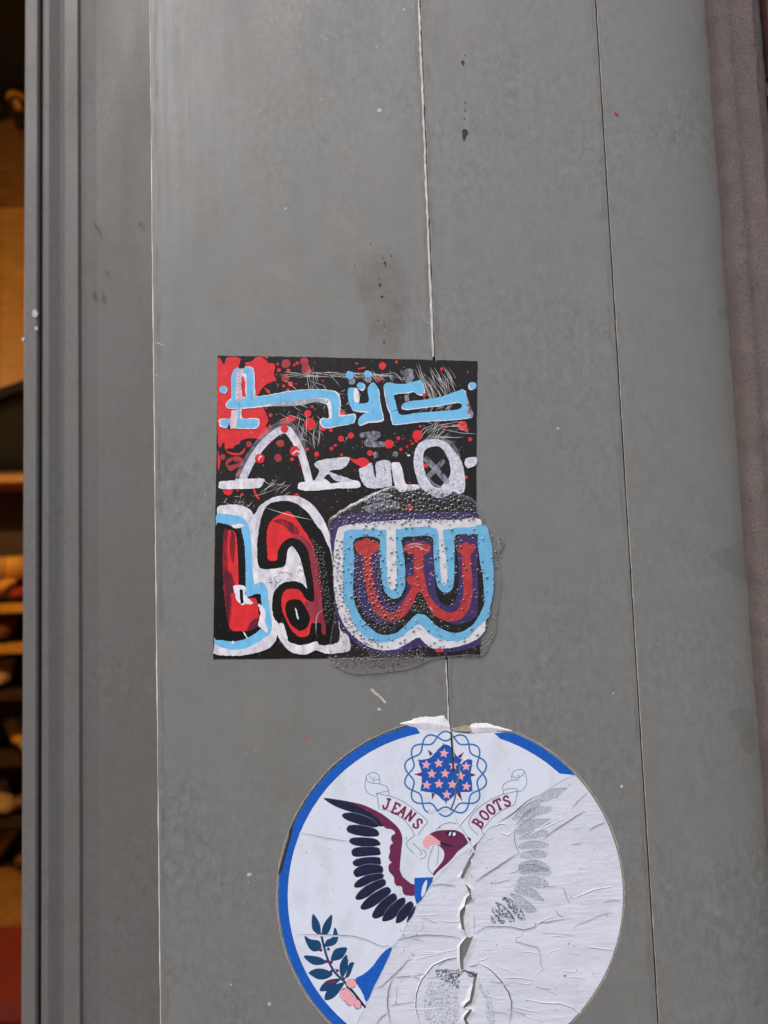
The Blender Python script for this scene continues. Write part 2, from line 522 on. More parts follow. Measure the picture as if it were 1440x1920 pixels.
# ------------------------------------------------------------------ facade: clad column, frame, stone
XL = P(290, 960, 0).x            # left edge of the cladding
XS1 = P(826, 960, 0).x           # pale joint
XS2 = P(1176, 960, 0).x          # dark joint
DS = 0.008                       # how far the right panel falls back at the stone
XR = P(1391, 960, DS).x
ZT = 3.0
colm_x = (XL + XR) / 2
MT['panelrub'] = metal_paint("grey_panel_paint_rubbed", (127, 127, 123), (129, 125, 118), (126, 128, 128),
                             rub=(XL - colm_x + 0.002, XL - colm_x + 0.06, P(300, 620).z, P(300, 0).z))
colm = thing("clad_column", "grey painted metal column of flat vertical panels carrying two stickers", "column", ((XL + XR) / 2, 0.1, 0))
def panel(x0, x1, y0, y1, m, name="panel", depth=0.003):
    """sheet with a rounded front edge on both sides, from the ground to the fascia"""
    r = 0.0006
    dx, dy = x1 - x0, y1 - y0
    L = math.hypot(dx, dy); ux, uy = dx / L, dy / L; nx, ny = uy, -ux      # nx,ny points to the street
    prof = [(0, -depth), (0, -r), (r * 0.3, -r * 0.3), (r, 0), (L - r, 0), (L - r * 0.3, -r * 0.3), (L, -r), (L, -depth)]
    v = []
    for z in (0.0, ZT):
        v += [(x0 + ux * a + nx * b, y0 + uy * a + ny * b, z) for a, b in prof]
    n = len(prof)
    return mesh_obj(name, v, [(i, (i + 1) % n, n + (i + 1) % n, n + i) for i in range(n)], m, colm)
g = 0.0005
p1 = panel(XL, XS1 - g, 0, 0, MT['panelrub'])
p2 = panel(XS1 + g, XS2 - 0.0002, 0.0, 0.0, MT['panel'])
def y3(x):
    t = max(0.0, (x - XS2) / (XR - XS2))
    return 0.0006 + DS * (0.06 * t + 0.94 * t ** 3.0)
prof3 = [(XS2 + 0.0008 + (XR + 0.010 - XS2) * k / 20, y3(XS2 + 0.0008 + (XR + 0.010 - XS2) * k / 20)) for k in range(21)]
n3 = len(prof3)
p3 = mesh_obj("panel", [(x, y, z) for z in (0.0, ZT) for x, y in prof3], [(i, i + 1, n3 + i + 1, n3 + i) for i in range(n3 - 1)], MT['panel'], colm, True)
def on3(px_, py_, lift=0.0003):
    y = 0.0
    for _ in range(25):
        q = P(px_, py_, y); y = y3(q.x) - lift
    return P(px_, py_, y)
MB().box(XL + 0.002, XS2 + 0.0025, 0.0045, 0.12, 0.0, ZT - 0.01).build("core", MT['gapdark'], colm)
MB().add([(XL + 0.0005, 0.0035, 0), (XL + 0.0005, 0.30, 0), (XL + 0.0005, 0.30, ZT), (XL + 0.0005, 0.0035, ZT),
          (XL + 0.0018, 0.0035, 0), (XL + 0.0018, 0.30, 0), (XL + 0.0018, 0.30, ZT), (XL + 0.0018, 0.0035, ZT)],
         [(0, 1, 2, 3), (7, 6, 5, 4), (0, 3, 7, 4), (1, 5, 6, 2)]).build("side_panel", MT['frame'], colm)
# worn left edge and the joint fillings, slightly uneven along their length
def wavy_bar(name, x, y, w, d, m, amp, z0=0.7, z1=2.4, parent=colm, seed=1, prof=5):
    r = random.Random(seed)
    n = 260
    v, f = [], []
    for i in range(n + 1):
        z = z0 + (z1 - z0) * i / n
        ww = w * (1 + r.uniform(-amp, amp)); dd = d * (1 + r.uniform(-amp, amp)); ox = r.uniform(-amp, amp) * w * 0.35
        for k in range(prof):
            a = math.pi * k / (prof - 1)
            v.append((x + ox - math.cos(a) * ww / 2, y - math.sin(a) * dd, z))
    for i in range(n):
        for k in range(prof - 1):
            f.append((i * prof + k, i * prof + k + 1, (i + 1) * prof + k + 1, (i + 1) * prof + k))
    return mesh_obj(name, v, f, m, parent, True)
wavy_bar("worn_edge", XL + 0.0003, 0.0004, 0.0008, 0.0006, MT['edge'], 0.30, seed=3)
wavy_bar("joint_bead", XS1 - 0.0004, 0.0006, 0.0016, 0.0013, MT['bead'], 0.30, z0=P(814, 669).z, seed=4)
wavy_bar("joint_bead", XS1 - 0.0003, 0.0008, 0.0011, 0.0009, MT['bead'], 0.35, z1=P(840, 1237).z, seed=6)
wavy_bar("joint_bead", XS2 + 0.0006, 0.0008, 0.0005, 0.0005, MT['tan'], 0.35, seed=5)

# door frame, set back, seen beside the column
D0 = 0.185
fx = lambda q, d: P(q, 960, d).x
frm = thing("door_frame", "grey moulded metal door frame set back beside the column", "door frame", (fx(120, D0), D0, 0))
def extr(name, prof, m, z0=0.0, z1=3.0, parent=frm):
    n = len(prof)
    v = [(x, y, z) for z in (z0, z1) for x, y in prof]
    f = [(i, i + 1, n + i + 1, n + i) for i in range(n - 1)]
    return mesh_obj(name, v, f, m, parent)
A0, A1 = fx(42, D0), fx(71, D0)
extr("outer_stop", [(A0, D0 + 0.09), (A0, D0 + 0.0015), (A0 + 0.0015, D0), (A1 - 0.0015, D0), (A1, D0 + 0.0015), (A1, D0 + 0.03)], MT['frame'])
B0, B1 = fx(75.5, D0), fx(117, D0)
extr("middle_bead", [(B0, D0 + 0.03), (B0, D0 + 0.003), (B0 + 0.002, D0 + 0.001), (B0 + 0.006, D0 + 0.0014), (B1 - 0.004, D0 + 0.0050), (B1, D0 + 0.0062), (B1, D0 + 0.03)], MT['frame'])
C0, C1 = fx(118.5, D0), fx(152, D0)
extr("inner_bead", [(C0, D0 + 0.03), (C0, D0 + 0.0015), (C0 + 0.0015, D0), (C1 - 0.002, D0), (C1, D0 + 0.0022)], MT['frame'])
extr("face_panel", [(C1, D0 + 0.0022), (C1 + 0.004, D0 + 0.0030), (C1 + 0.012, D0 + 0.0042), (XL - 0.035, D0 + 0.006), (XL + 0.01, D0 + 0.009)], MT['frame'])
extr("frame_back", [(A0 + 0.002, D0 + 0.028), (XL + 0.05, D0 + 0.028), (XL + 0.05, D0 + 0.09), (A0 + 0.002, D0 + 0.09)], MT['gapdark'])
# dark scuffs on the set-back frame
def frame_mark(q, r, w, hgt, m, a=0.0):
    c = P(q, r, D0 + 0.0026)
    v = [(c.x + (u * math.cos(a) - s * math.sin(a)) * 0.00043, D0 + 0.0026, c.z + (u * math.sin(a) + s * math.cos(a)) * 0.00043)
         for u, s in circ(0, 0, w, hgt, 10, 0.25)]
    mesh_obj("scuff", v, [tuple(range(10))[::-1]], m, frm)
for q, r, w, hh, a in ((183, 430, 2.2, 20, 0.4), (177, 555, 3.2, 9, 0), (193, 558, 3.5, 10, 0), (200, 511, 3.5, 5, 0), (264, 420, 4, 5, 0), (157, 1555, 3, 4, 0)):
    frame_mark(q, r, w, hh, MT['fscuff'], a)
for q, r, w, hh in ((66, 588, 5, 9), (43, 636, 3, 4), (68, 616, 3, 4)):
    c = P(q, r, D0 - 0.0006)
    v = [(c.x + u * 0.00042, c.y, c.z + s * 0.00042) for u, s in circ(0, 0, w, hh, 10, 0.25)]
    mesh_obj("paint_chip", v, [tuple(range(10))], MT['fleck'], frm)

# stone pier on the right
def stone_pier():
    th = thing("stone_pier", "rough purplish brownstone pier edge beside the metal column", "stone pier", (XR + 0.05, DS, 0))
    r = random.Random(12)
    y0 = DS - 0.012
    x1 = P(1431, 0, y0).x
    n = 420
    prof = [(0.0005, 0.06), (0.0, 0.016), (0.0012, 0.005), (0.004, 0.0010), (0.0085, 0.0008), (0.0100, 0.0016), (0.0125, 0.0010), (0.02, 0.0)]
    W = x1 - XR
    prof += [(0.02 + (W - 0.026) * k / 6, -0.0004 * (k % 2)) for k in range(1, 7)] + [(W - 0.003, 0.001), (W, 0.004), (W, 0.05)]
    v, f = [], []
    m = len(prof)
    w1 = [r.uniform(-1, 1) for _ in range(n + 1)]
    for i in range(n + 1):
        z = 0.72 + 1.7 * i / n
        s = (w1[i] + w1[max(0, i - 1)] + w1[max(0, i - 2)]) / 3
        for k, (a, b) in enumerate(prof):
            e = 1.0 if 0 < k < 4 else 0.15
            v.append((XR + a + 0.0009 * s * e + r.uniform(-1, 1) * 0.00025, y0 + b + r.uniform(-1, 1) * 0.0003 * (1 if k < m - 1 else 0), z))
    for i in range(n):
        for k in range(m - 1):
            f.append((i * m + k, i * m + k + 1, (i + 1) * m + k + 1, (i + 1) * m + k))
    mesh_obj("face_block", v, f, MT['stone'], th, True)
    MB().box(XR, x1, y0 + 0.002, y0 + 0.3, 0, 0.72).build("face_block", MT['stone'], th)
    MB().box(XR, x1, y0 + 0.002, y0 + 0.3, 2.42, ZT).build("face_block", MT['stone'], th)
    return x1, y0
X1, YS = stone_pier()
bw = thing("brick_wall", "red brick wall with pale mortar beyond the stone pier", "wall", (X1 + 0.5, YS, 0))
MB().box(X1 + 0.0015, X1 + 1.6, YS + 0.012, YS + 0.3, 0, ZT).build("mortar_bed", MT['mortar'], bw)
bricks = None
for row in range(16):
    z = 1.35 + row * 0.075
    for k in range(3):
        x = X1 + 0.004 + k * 0.215 - (0.1 if row % 2 else 0)
        xa, xb = max(x, X1 + 0.004), x + 0.205
        MB().box(xa, xb, YS + 0.004 + rnd.uniform(0, 0.002), YS + 0.03, z, z + 0.065).build("brick", MT['brick'], bw)
wl = MB().box(-3.5, A0 - 1.0, 0.2, 0.42, 0, ZT).build("facade_wall", MT['wall']); wl["label"] = "plain grey facade wall on the far side of the doorway"; wl["category"] = "wall"
wl = MB().box(-3.5, X1 + 1.6, 0.1, 0.42, ZT, 4.4).build("shop_fascia", MT['wall']); wl["label"] = "plain grey fascia above doorway and column"; wl["category"] = "fascia"

# ------------------------------------------------------------------ marks on the panels
def colpoly(name, pts, h, m, sm=True, j=0.3):
    return shape(name, pts, h, m, colm, sm, j)
stp = [(690, 452), (735, 450), (768, 505), (768, 590), (756, 640), (754, 668), (690, 666), (688, 610), (664, 530), (664, 480)]
for k in range(3):
    f_ = 1.0 - 0.12 * k
    colpoly("stain", [(716 + (x - 716) * f_, 590 + (y - 590) * f_ * (1.0 if y > 560 else 0.9)) for x, y in stp if True], 0.04 + 0.004 * k, MT['stain'], j=2.0)
for pts in ([(1330, 1042), (1366, 1024), (1402, 1014), (1403, 1082), (1380, 1084), (1352, 1062)],
            [(1362, 1338), (1390, 1326), (1412, 1342), (1414, 1412), (1392, 1402), (1374, 1362)],
            [(1345, 578), (1372, 572), (1374, 590), (1352, 596)]):
    # these lie on the curved right panel
    q = resample(smooth_closed(pts), 3, True)
    cx_, cy_ = sum(p[0] for p in q) / len(q), sum(p[1] for p in q) / len(q)
    n_ = len(q); v = []; f = []
    for k in range(5):
        s_ = 1 - 0.24 * k
        v += [on3(cx_ + (x - cx_) * s_, cy_ + (y - cy_) * s_) for x, y in q]
    for k in range(4):
        f += [(k * n_ + a, k * n_ + (a + 1) % n_, (k + 1) * n_ + (a + 1) % n_, (k + 1) * n_ + a) for a in range(n_)]
    f.append(tuple(range(4 * n_, 5 * n_)))
    mesh_obj("stain", v, f, MT['stain2'], colm, True)
for x, y, rx, ry in ((868, 117, 3.5, 5), (871, 252, 5.5, 10), (872, 193, 1.2, 1.6), (872, 207, 1.4, 2), (871, 223, 1.1, 1.4), (872, 103, 1.2, 1),
                     (712, 535, 2.6, 3), (716, 557, 2.4, 2.6), (722, 492, 2.4, 3), (723, 498, 1.6, 1.8), (718, 484, 1.4, 1.4), (734, 480, 1.3, 2.2),
                     (695, 458, 1.2, 1.2), (709, 601, 1.6, 1.2), (720, 642, 1.5, 2.4), (721, 612, 1, 1.4), (711, 523, 1, 1.6), (666, 499, 1, 1.4)):
    colpoly("rust_spot", circ(x, y, rx, ry, 10, 0.3), 0.09, MT['rust'], j=0.5)
for x0_, side_ in ((XS1, -1), (XS1, 1), (XS2, -1), (XL + 0.0008, 1)):      # grime packed beside joints and edge, ragged outline
    rg = random.Random(int(x0_ * 1e5) + side_); v = []; n_ = 240
    w_ = [0.0012 + 0.0035 * rg.random() ** 3 for _ in range(n_ + 1)]
    for i in range(n_ + 1):
        z_ = 0.75 + 1.6 * i / n_
        v += [(x0_ + side_ * 0.0012, -0.00003, z_), (x0_ + side_ * (0.0012 + (w_[i] + w_[max(0, i - 1)]) / 2), -0.00003, z_)]
    mesh_obj("joint_grime", v, [(2 * i, 2 * i + 1, 2 * i + 3, 2 * i + 2) for i in range(n_)], MT['grime'], colm)
# tiny flecks and scratches: nobody could count them
mb = MB()
for i in range(110):
    x, y = rnd.uniform(300, 1215), rnd.uniform(0, 1915)
    if 395 < x < 940 and 660 < y < 1260: continue
    if math.hypot(x - 845, y - 1680) < 335: continue
    r_ = 0.4 + 0.9 * rnd.random() ** 4
    v, f = poly_geo(circ(x, y, r_, r_ * rnd.uniform(0.8, 2), 6, 0.3), 0.08); mb.add(v, f)
for x, y, r_ in ((711, 207, 4), (758, 18, 2.4), (706, 88, 2), (536, 391, 2.2), (612, 74, 1.6), (468, 1640, 5), (505, 1882, 4), (433, 1846, 2.4),
                 (711, 1330, 3.5), (1046, 803, 2.6), (1166, 1474, 3.5), (604, 186, 1.5), (1150, 1300, 2)):
    v, f = poly_geo(circ(x, y, r_, r_ * 0.8, 8, 0.35), 0.1); mb.add(v, f)
for pts, w in (([(289, 641), (298, 644), (309, 649)], 2.2), ([(287, 700), (296, 705), (310, 709)], 1.2), ([(697, 1293), (704, 1300), (710, 1304)], 5),
               ([(711, 1305), (716, 1310), (722, 1317)], 4), ([(930, 1000), (934, 1012), (937, 1030)], 1), ([(925, 1040), (944, 1045)], 1.4),
               ([(943, 1168), (958, 1171)], 0.8), ([(1060, 1570), (1095, 1590)], 0.7)):
    stroke_pts(mb, pts, w, 0.1, taper=w < 2.5)
mb.build("paint_flecks", MT['fleck'], colm, kind="stuff")
mb = MB()
for i in range(70):       # hairline rub scratches on the panels
    x, y = rnd.uniform(300, 1150), rnd.uniform(5, 1900)
    if 385 < x < 950 and 650 < y < 1270 or math.hypot(x - 845, y - 1680) < 345: continue
    a = rnd.gauss(1.57, 0.35); l = rnd.uniform(8, 70)
    stroke_pts(mb, [(x + math.cos(a + 0.1 * t) * l * t, y + math.sin(a + 0.1 * t) * l * t) for t in (-0.5, -0.2, 0.1, 0.5)], rnd.uniform(0.3, 0.7), 0.02 + 0.0004 * i, taper=True)
mb.build("hairline_scratches", MT['hair'], colm, kind="stuff")
for pts in ([(1153, 206), (1160, 212), (1158, 215), (1151, 209)], circ(573, 1382, 2.2, n=8), circ(1190, 1478, 2, n=8)):
    if pts[0][0] < 1176 - 0.0:
        colpoly("red_fleck", pts, 0.1, MT['redfleck'], sm=False, j=0.1)

# ------------------------------------------------------------------ sticker one: painted black square
st = thing("painted_sticker", "square black sticker with hand painted blue, white and red lettering and bubbled clear resin", "sticker", P(650, 1236, 0))
ROOT = [st]
class Lay:
    h = 0.30
def H(d=0.012):
    Lay.h += d
    return Lay.h
def sh(name, pts, m, d=0.006, **k):
    k.setdefault('j', 0.55)
    return shape(name, pts, H(d), MT[m], st, **k)
def sk(name, pts, w, m, d=0.006, **k):
    return stroke(name, pts, w, H(d), MT[m], st, **k)

base = [(408, 667), (560, 669), (700, 672), (895, 677), (894, 800), (893, 950), (897, 1090), (901, 1231), (650, 1234), (400, 1236), (402, 1050), (406, 850)]
shape("backing", base, 0.30, MT['black'], st, sm=False, j=0.45, thick=0.30, step=6)

# red splatter
sh("paint_splat", R1((135,190),(190,210),(215,150),(260,138),(330,150),(375,190),(440,180),(470,150),(520,138),(570,170),(590,195),(640,200),(650,235),(640,300),(662,352),(600,370),(545,410),(500,480),(470,540),(540,590),(575,660),(588,720),(570,760),(600,800),(560,850),(520,880),(440,870),(350,890),(330,930),(380,960),(360,1010),(320,1025),(240,1015),(200,960),(190,905),(138,910)), 'red')
sh("paint_splat", R1((215,965),(270,960),(300,930),(370,925),(375,960),(330,1005),(260,1000),(225,985)), 'ink')
sh("paint_splat", R1((360,890),(420,870),(500,880),(540,900),(500,950),(430,985),(395,930)), 'ink')
sh("paint_splat", R1((210,1080),(250,1045),(320,1035),(368,1070),(350,1110),(290,1150),(250,1165),(215,1130)), 'dred')
sh("paint_splat", R1((228,1100),(285,1065),(290,1085),(345,1080),(300,1105),(235,1115)), 'ink')
sh("paint_splat", R1((138,985),(160,1080),(150,1140),(138,1150)), 'red')
sh("paint_splat", R1((290,1210),(320,1165),(350,1160),(350,1200)), 'dred')
sh("paint_splat", R2((65,1040),(120,1060),(200,1045),(255,1090),(225,1150),(190,1135),(110,1090)), 'red')
sh("paint_splat", R1((690,745),(720,705),(780,670),(840,680),(830,710),(770,735)), 'red')
for R, lst in ((R1, [(675,205,13),(750,200,40,'dred'),(852,195,16),(825,212,12),(687,260,18),(770,265,18),(663,298,8),(745,335,36,'dred'),(790,383,24),(730,402,14),
        (840,382,8),(770,438,14),(915,182,36,'dred'),(930,250,42,'dred'),(965,262,14),(1007,190,6),(1080,355,8),(575,600,9),(612,665,16),(605,765,14),(965,745,50),
        (945,650,32),(985,588,13),(1085,775,32),(1155,798,16),(1250,650,30),(1245,875,26),(1335,848,28),(1195,935,13),(1160,965,17),(945,970,15),(1025,1015,22),
        (1250,1022,12),(985,932,6),(700,920,35,'dred'),(680,1050,34,'dred'),(415,925,26,'dred'),(180,1040,25,'dred'),(315,1335,13),(355,1380,13),(575,140,16),(590,450,16),(845,1395,24),(225,1340,44)]),
               (R2, [(370,220,33),(497,185,13),(340,340,23),(903,250,14),(800,398,13),(138,200,10),(710,765,12),(945,768,14),(1008,758,13),(1090,760,42),
        (1132,800,13),(1160,883,18),(685,845,45),(675,895,16),(430,925,42),(513,872,17),(552,878,6),(535,972,14),(592,948,11),(638,922,13),(258,1005,26),(1122,1222,14),
        (615,1272,7),(1130,1408,8),(288,808,8),(190,900,6),(120,1160,6),(625,893,7),(1020,325,6),(1065,975,6),(30,150,5)])):
    for t in lst:
        c = R((t[0], t[1]))[0]
        sh("paint_drop", circ(c[0], c[1], t[2] / 4.8, t[2] / 4.8 * rnd.uniform(0.92, 1.12), 14, 0.08), t[3] if len(t) > 3 else 'red', 0.002, sm=False, j=0.1)
sk("paint_drop", R1((463,1335),(478,1375),(503,1415)), 3.6, 'red', 0.01)
sk("paint_drop", R1((560,420),(585,450),(605,470)), 2.2, 'red', 0.01)
sk("paint_drop", R2((150,248),(215,236)), 2.5, 'red', 0.01)

# scratches in clusters
def scratches(boxes):
    mb = MB()
    for (x0, y0, x1, y1, n, ang, spread, ln) in boxes:
        for i in range(n):
            x, y = rnd.uniform(x0, x1), rnd.uniform(y0, y1)
            a = math.radians(ang + rnd.gauss(0, spread)); l = ln * rnd.uniform(0.4, 1.3)
            c = rnd.uniform(-0.15, 0.15)
            pts = [(x + math.cos(a + c * t) * l * t, y + math.sin(a + c * t) * l * t) for t in (-0.5, -0.25, 0, 0.25, 0.5)]
            stroke_pts(mb, pts, rnd.uniform(0.4, 1.0), Lay.h + 0.002 + 0.00008 * len(mb.f) / 4, taper=True)
    Lay.h += 0.004 + 0.00008 * len(mb.f) / 4
    mb.build("scratches", MT['scratch'], st, kind="stuff")
scratches([(530, 698, 640, 706, 26, 2, 6, 40), (575, 690, 600, 730, 14, 82, 8, 26), (520, 705, 640, 790, 24, 30, 16, 40), (555, 780, 600, 830, 16, 95, 8, 40),
           (648, 696, 760, 716, 34, 50, 25, 20), (640, 700, 740, 706, 20, 3, 8, 40), (785, 700, 850, 745, 56, 66, 9, 36), (795, 745, 850, 770, 26, 140, 20, 26),
           (790, 795, 835, 822, 18, 130, 14, 30), (780, 790, 880, 830, 20, 5, 10, 40), (560, 800, 610, 830, 10, 40, 20, 24), (520, 720, 680, 830, 40, 60, 60, 10),
           (420, 930, 470, 955, 16, 150, 30, 20), (488, 900, 540, 935, 12, 160, 18, 36), (410, 680, 890, 1000, 90, 80, 60, 5), (690, 960, 760, 968, 10, 100, 10, 8)])

# first row: pale blue letters over white
sh("letter_underpaint", R1((205,575),(235,525),(300,505),(470,495),(600,480),(750,450),(950,432),(1130,436),(1205,455),(1238,500),(1240,600),(1235,660),(1300,660),(1368,650),(1378,700),(1345,742),(1205,770),(1120,785),(1070,765),(1052,720),(1078,690),(1135,688),(1125,600),(1105,565),(1000,545),(880,575),(640,582),(450,602),(300,610),(235,606)), 'lav')
sh("letter_underpaint", R1((640,560),(900,520),(1100,520),(1120,555),(1000,545),(880,578),(640,584)), 'veilg')
sh("letter_underpaint", R1((325,600),(352,600),(360,690),(490,690),(512,735),(485,783),(350,788),(175,775),(150,735),(160,695),(325,690)), 'lav')
sh("letter_underpaint", R1((352,235),(432,228),(462,260),(472,400),(468,498),(392,505),(382,380),(366,318),(345,315)), 'lav')
sk("letter_stroke", R1((290,560),(286,400),(292,300),(330,262),(400,262),(424,310),(428,505)), 12.5, 'blue')
sh("letter_stroke", R1((215,575),(240,535),(300,518),(470,502),(600,487),(750,457),(950,438),(1120,441),(1190,456),(1222,500),(1230,560),(1226,672),(1300,668),(1360,662),(1366,700),(1340,736),(1200,762),(1120,774),(1078,756),(1064,722),(1082,698),(1160,692),(1160,600),(1142,532),(1090,510),(950,518),(750,543),(600,563),(450,588),(300,599),(240,598)), 'blue')
sh("letter_stroke", R1((322,598),(330,598),(335,700),(300,700)), 'blue', sm=False)
sh("letter_stroke", R1((165,730),(175,703),(300,698),(480,702),(496,735),(478,773),(350,778),(185,764)), 'blue')
sh("letter_stroke", R1((325,248),(372,243),(356,300),(348,400),(353,515),(300,520),(302,400),(304,310)), 'pinkw')
sh("letter_stroke", R1((258,620),(322,612),(312,700),(298,786),(246,784),(252,700)), 'pinkw', sm=False)
sh("letter_stroke", R1((343,168),(368,165),(381,208),(366,243),(324,240),(334,200)), 'ink')
sh("letter_stroke", R1((222,785),(240,730),(250,786)), 'ink', sm=False)
mb = MB()
for y in range(262, 515, 22):
    a = R1((302, y + rnd.uniform(0, 30)), (330, y + 8), (352, y - 6 + rnd.uniform(-8, 8)))
    stroke_pts(mb, a, 0.9, Lay.h + 0.002 + 0.00002 * y, taper=True)
Lay.h += 0.014
mb.build("brush_marks", MT['mred'], st, kind="stuff")
for R, x, y, r_, dx, dy in ((R1, 183, 432, 33, 10, 4), (R2, 75, 305, 36, 18, 48), (R2, 240, 295, 34, 2, 42), (R2, 176, 404, 33, 10, 6), (R2, 1184, 398, 34, -12, 6)):
    c = R((x, y), (x + dx, y + dy))
    sh("letter_dot", circ(c[1][0], c[1][1], (r_ + 3) / 4.8 * 0.85, (r_ + 5) / 4.8 * 0.9, 14), 'lav' if dy < 20 else 'veilg')
    sh("letter_dot", circ(c[0][0], c[0][1], r_ / 4.8, n=14, wob=0.12), 'blue')
u = [(60,432),(85,416),(112,426),(122,545),(240,548),(236,440),(250,392),(285,373),(310,386),(332,440),(346,560),(368,650),(372,702),(320,716),(240,722),(160,748),(156,702),(200,655),(250,632),(120,620),(85,592),(66,540)]
sh("letter_underpaint", R2(*[(x + 9, y + 14) for x, y in u]), 'lav')
sh("letter_underpaint", R2((112,430),(140,425),(160,470),(160,545),(122,548)), 'lav')
sh("letter_stroke", R2(*u), 'blue')
ce = [(385,412),(400,377),(450,371),(520,386),(600,376),(690,351),(724,360),(745,450),(720,480),(680,470),(640,450),(600,460),(482,475),(492,560),(537,660),(700,641),(1057,611),(1055,545),(900,572),(700,596),(592,610),(546,592),(580,547),(750,525),(900,496),(1060,442),(1100,431),(1118,480),(1136,560),(1146,640),(1162,680),(1000,700),(700,720),(490,745),(460,720),(440,640),(410,560)]
sh("letter_underpaint", R2(*[(x + (8 if x > 600 else -5), y + 9) for x, y in ce]), 'lav')
sh("letter_underpaint", R2((1118,440),(1140,520),(1165,600),(1190,660),(1160,690),(1130,650),(1120,540)), 'veilg')
sh("letter_stroke", R2(*ce), 'blue')
sh("paint_smear", R2((570,260),(640,250),(655,330),(620,370),(575,370),(585,320)), 'veilg')
sh("paint_smear", R2((570,490),(600,485),(610,530),(575,535)), 'veilg')
mb = MB()
for a in (R2((440,640),(500,618),(550,605)), R2((490,480),(510,560),(520,600)), R1((830,470),(845,500)), R1((1170,560),(1180,690)), R1((560,505),(620,500)), R1((390,900),(400,960))):
    stroke_pts(mb, smooth_open(a), 1.1, H(0.002), taper=True)
mb.build("paint_cracks", MT['ink'], st, kind="stuff")
H(0.01)

# second row: white letters
sk("letter_halo", R1((330,1235),(370,1130),(450,1000),(560,850),(680,765),(770,750),(850,840),(900,990)), 15, 'halo')
sk("letter_stroke", R1((350,1275),(400,1150),(480,1010),(570,900),(680,810),(755,795)), 14.5, 'veilw')
sk("letter_stroke", R1((770,800),(845,910),(905,1060),(965,1290)), 14.5, 'lav')
sh("letter_stroke", R1((145,1290),(160,1262),(290,1250),(300,1240),(540,1235),(545,1275),(500,1320),(300,1330),(160,1325)), 'lav')
sh("letter_stroke", R1((860,1300),(880,1270),(1000,1255),(1100,1240),(1160,1280),(1250,1260),(1380,1250),(1420,1290),(1390,1320),(1200,1325),(1000,1345),(870,1335)), 'white')
sh("letter_stroke", R1((1005,1110),(1050,1070),(1200,1050),(1310,1040),(1315,1090),(1250,1150),(1140,1170),(1330,1240),(1330,1262),(1200,1255),(1130,1195),(1080,1245),(1005,1262),(1050,1170)), 'veilw')
sh("letter_stroke", R2((160,1150),(200,1135),(260,1095),(280,1110),(300,1215),(315,1215),(310,1100),(370,1070),(440,1085),(445,1180),(455,1290),(400,1310),(280,1325),(215,1300),(175,1240)), 'veilw')
sh("letter_stroke", R2((450,1110),(490,1090),(530,1100),(560,1200),(580,1280),(690,1290),(690,1330),(560,1355),(510,1345),(480,1290)), 'lav')
sh("letter_halo", R2((690,920),(800,860),(930,870),(1020,930),(1070,1040),(1030,1060),(930,900),(760,900)), 'halo')
sh("letter_stroke", R2((650,1080),(670,960),(730,900),(820,880),(930,900),(1010,980),(1080,1080),(1110,1200),(1110,1340),(1060,1375),(1010,1350),(960,1390),(880,1410),(800,1380),(710,1310),(670,1200)), 'veilw')
sh("letter_counter", R2((740,1010),(780,960),(850,945),(900,960),(950,1030),(982,1130),(975,1210),(930,1270),(870,1320),(810,1280),(760,1200),(740,1110)), 'black')
sk("letter_stroke", R2((765,1060),(850,1150),(950,1262)), 10.5, 'veilg')
sk("letter_stroke", R2((910,1085),(850,1150),(790,1210)), 9.5, 'veilg')
sk("letter_stroke", R2((780,1230),(830,1280),(890,1312)), 4, 'veilg')
sh("letter_dot", R2((1110,1090),(1130,1050),(1190,1040),(1218,1050),(1214,1110),(1150,1140),(1125,1130)), 'veilw')
sk("letter_stroke", R2((190,845),(310,835),(325,850),(235,905),(250,925),(370,928)), 10.5, 'veilg')
sh("letter_dot", R2(*circ(310, 1022, 24, 28, 12)), 'veilg')
sh("letter_dot", R2(*circ(485, 1015, 28, 24, 12)), 'veilg')
sh("letter_dot", R2(*circ(605, 1026, 15, 9, 10)), 'white')
sh("paint_smear", R2((200,1430),(280,1380),(400,1362),(448,1375),(440,1405),(330,1440),(230,1455)), 'veilg')
sh("paint_smear", R2((190,1490),(300,1460),(420,1430),(520,1450),(500,1500),(380,1530),(250,1540)), 'veilg')
for R, x, y, r_ in ((R1,515,1055,44),(R1,830,990,46),(R1,735,785,34),(R2,760,1118,20),(R2,747,480,17),(R1,618,902,9),(R1,805,1062,17),(R2,1145,632,12),(R2,1140,570,9),(R1,878,1110,8)):
    c = R((x, y))[0]
    sh("paint_drop", circ(c[0], c[1], r_ / 4.8, n=16), 'red', 0.012, sm=False)
sk("paint_smear", R1((505,1070),(515,1035),(530,1045)), 2.2, 'white', 0.004)
sk("paint_smear", R1((815,1010),(850,985),(870,1000)), 3.2, 'lav', 0.004)

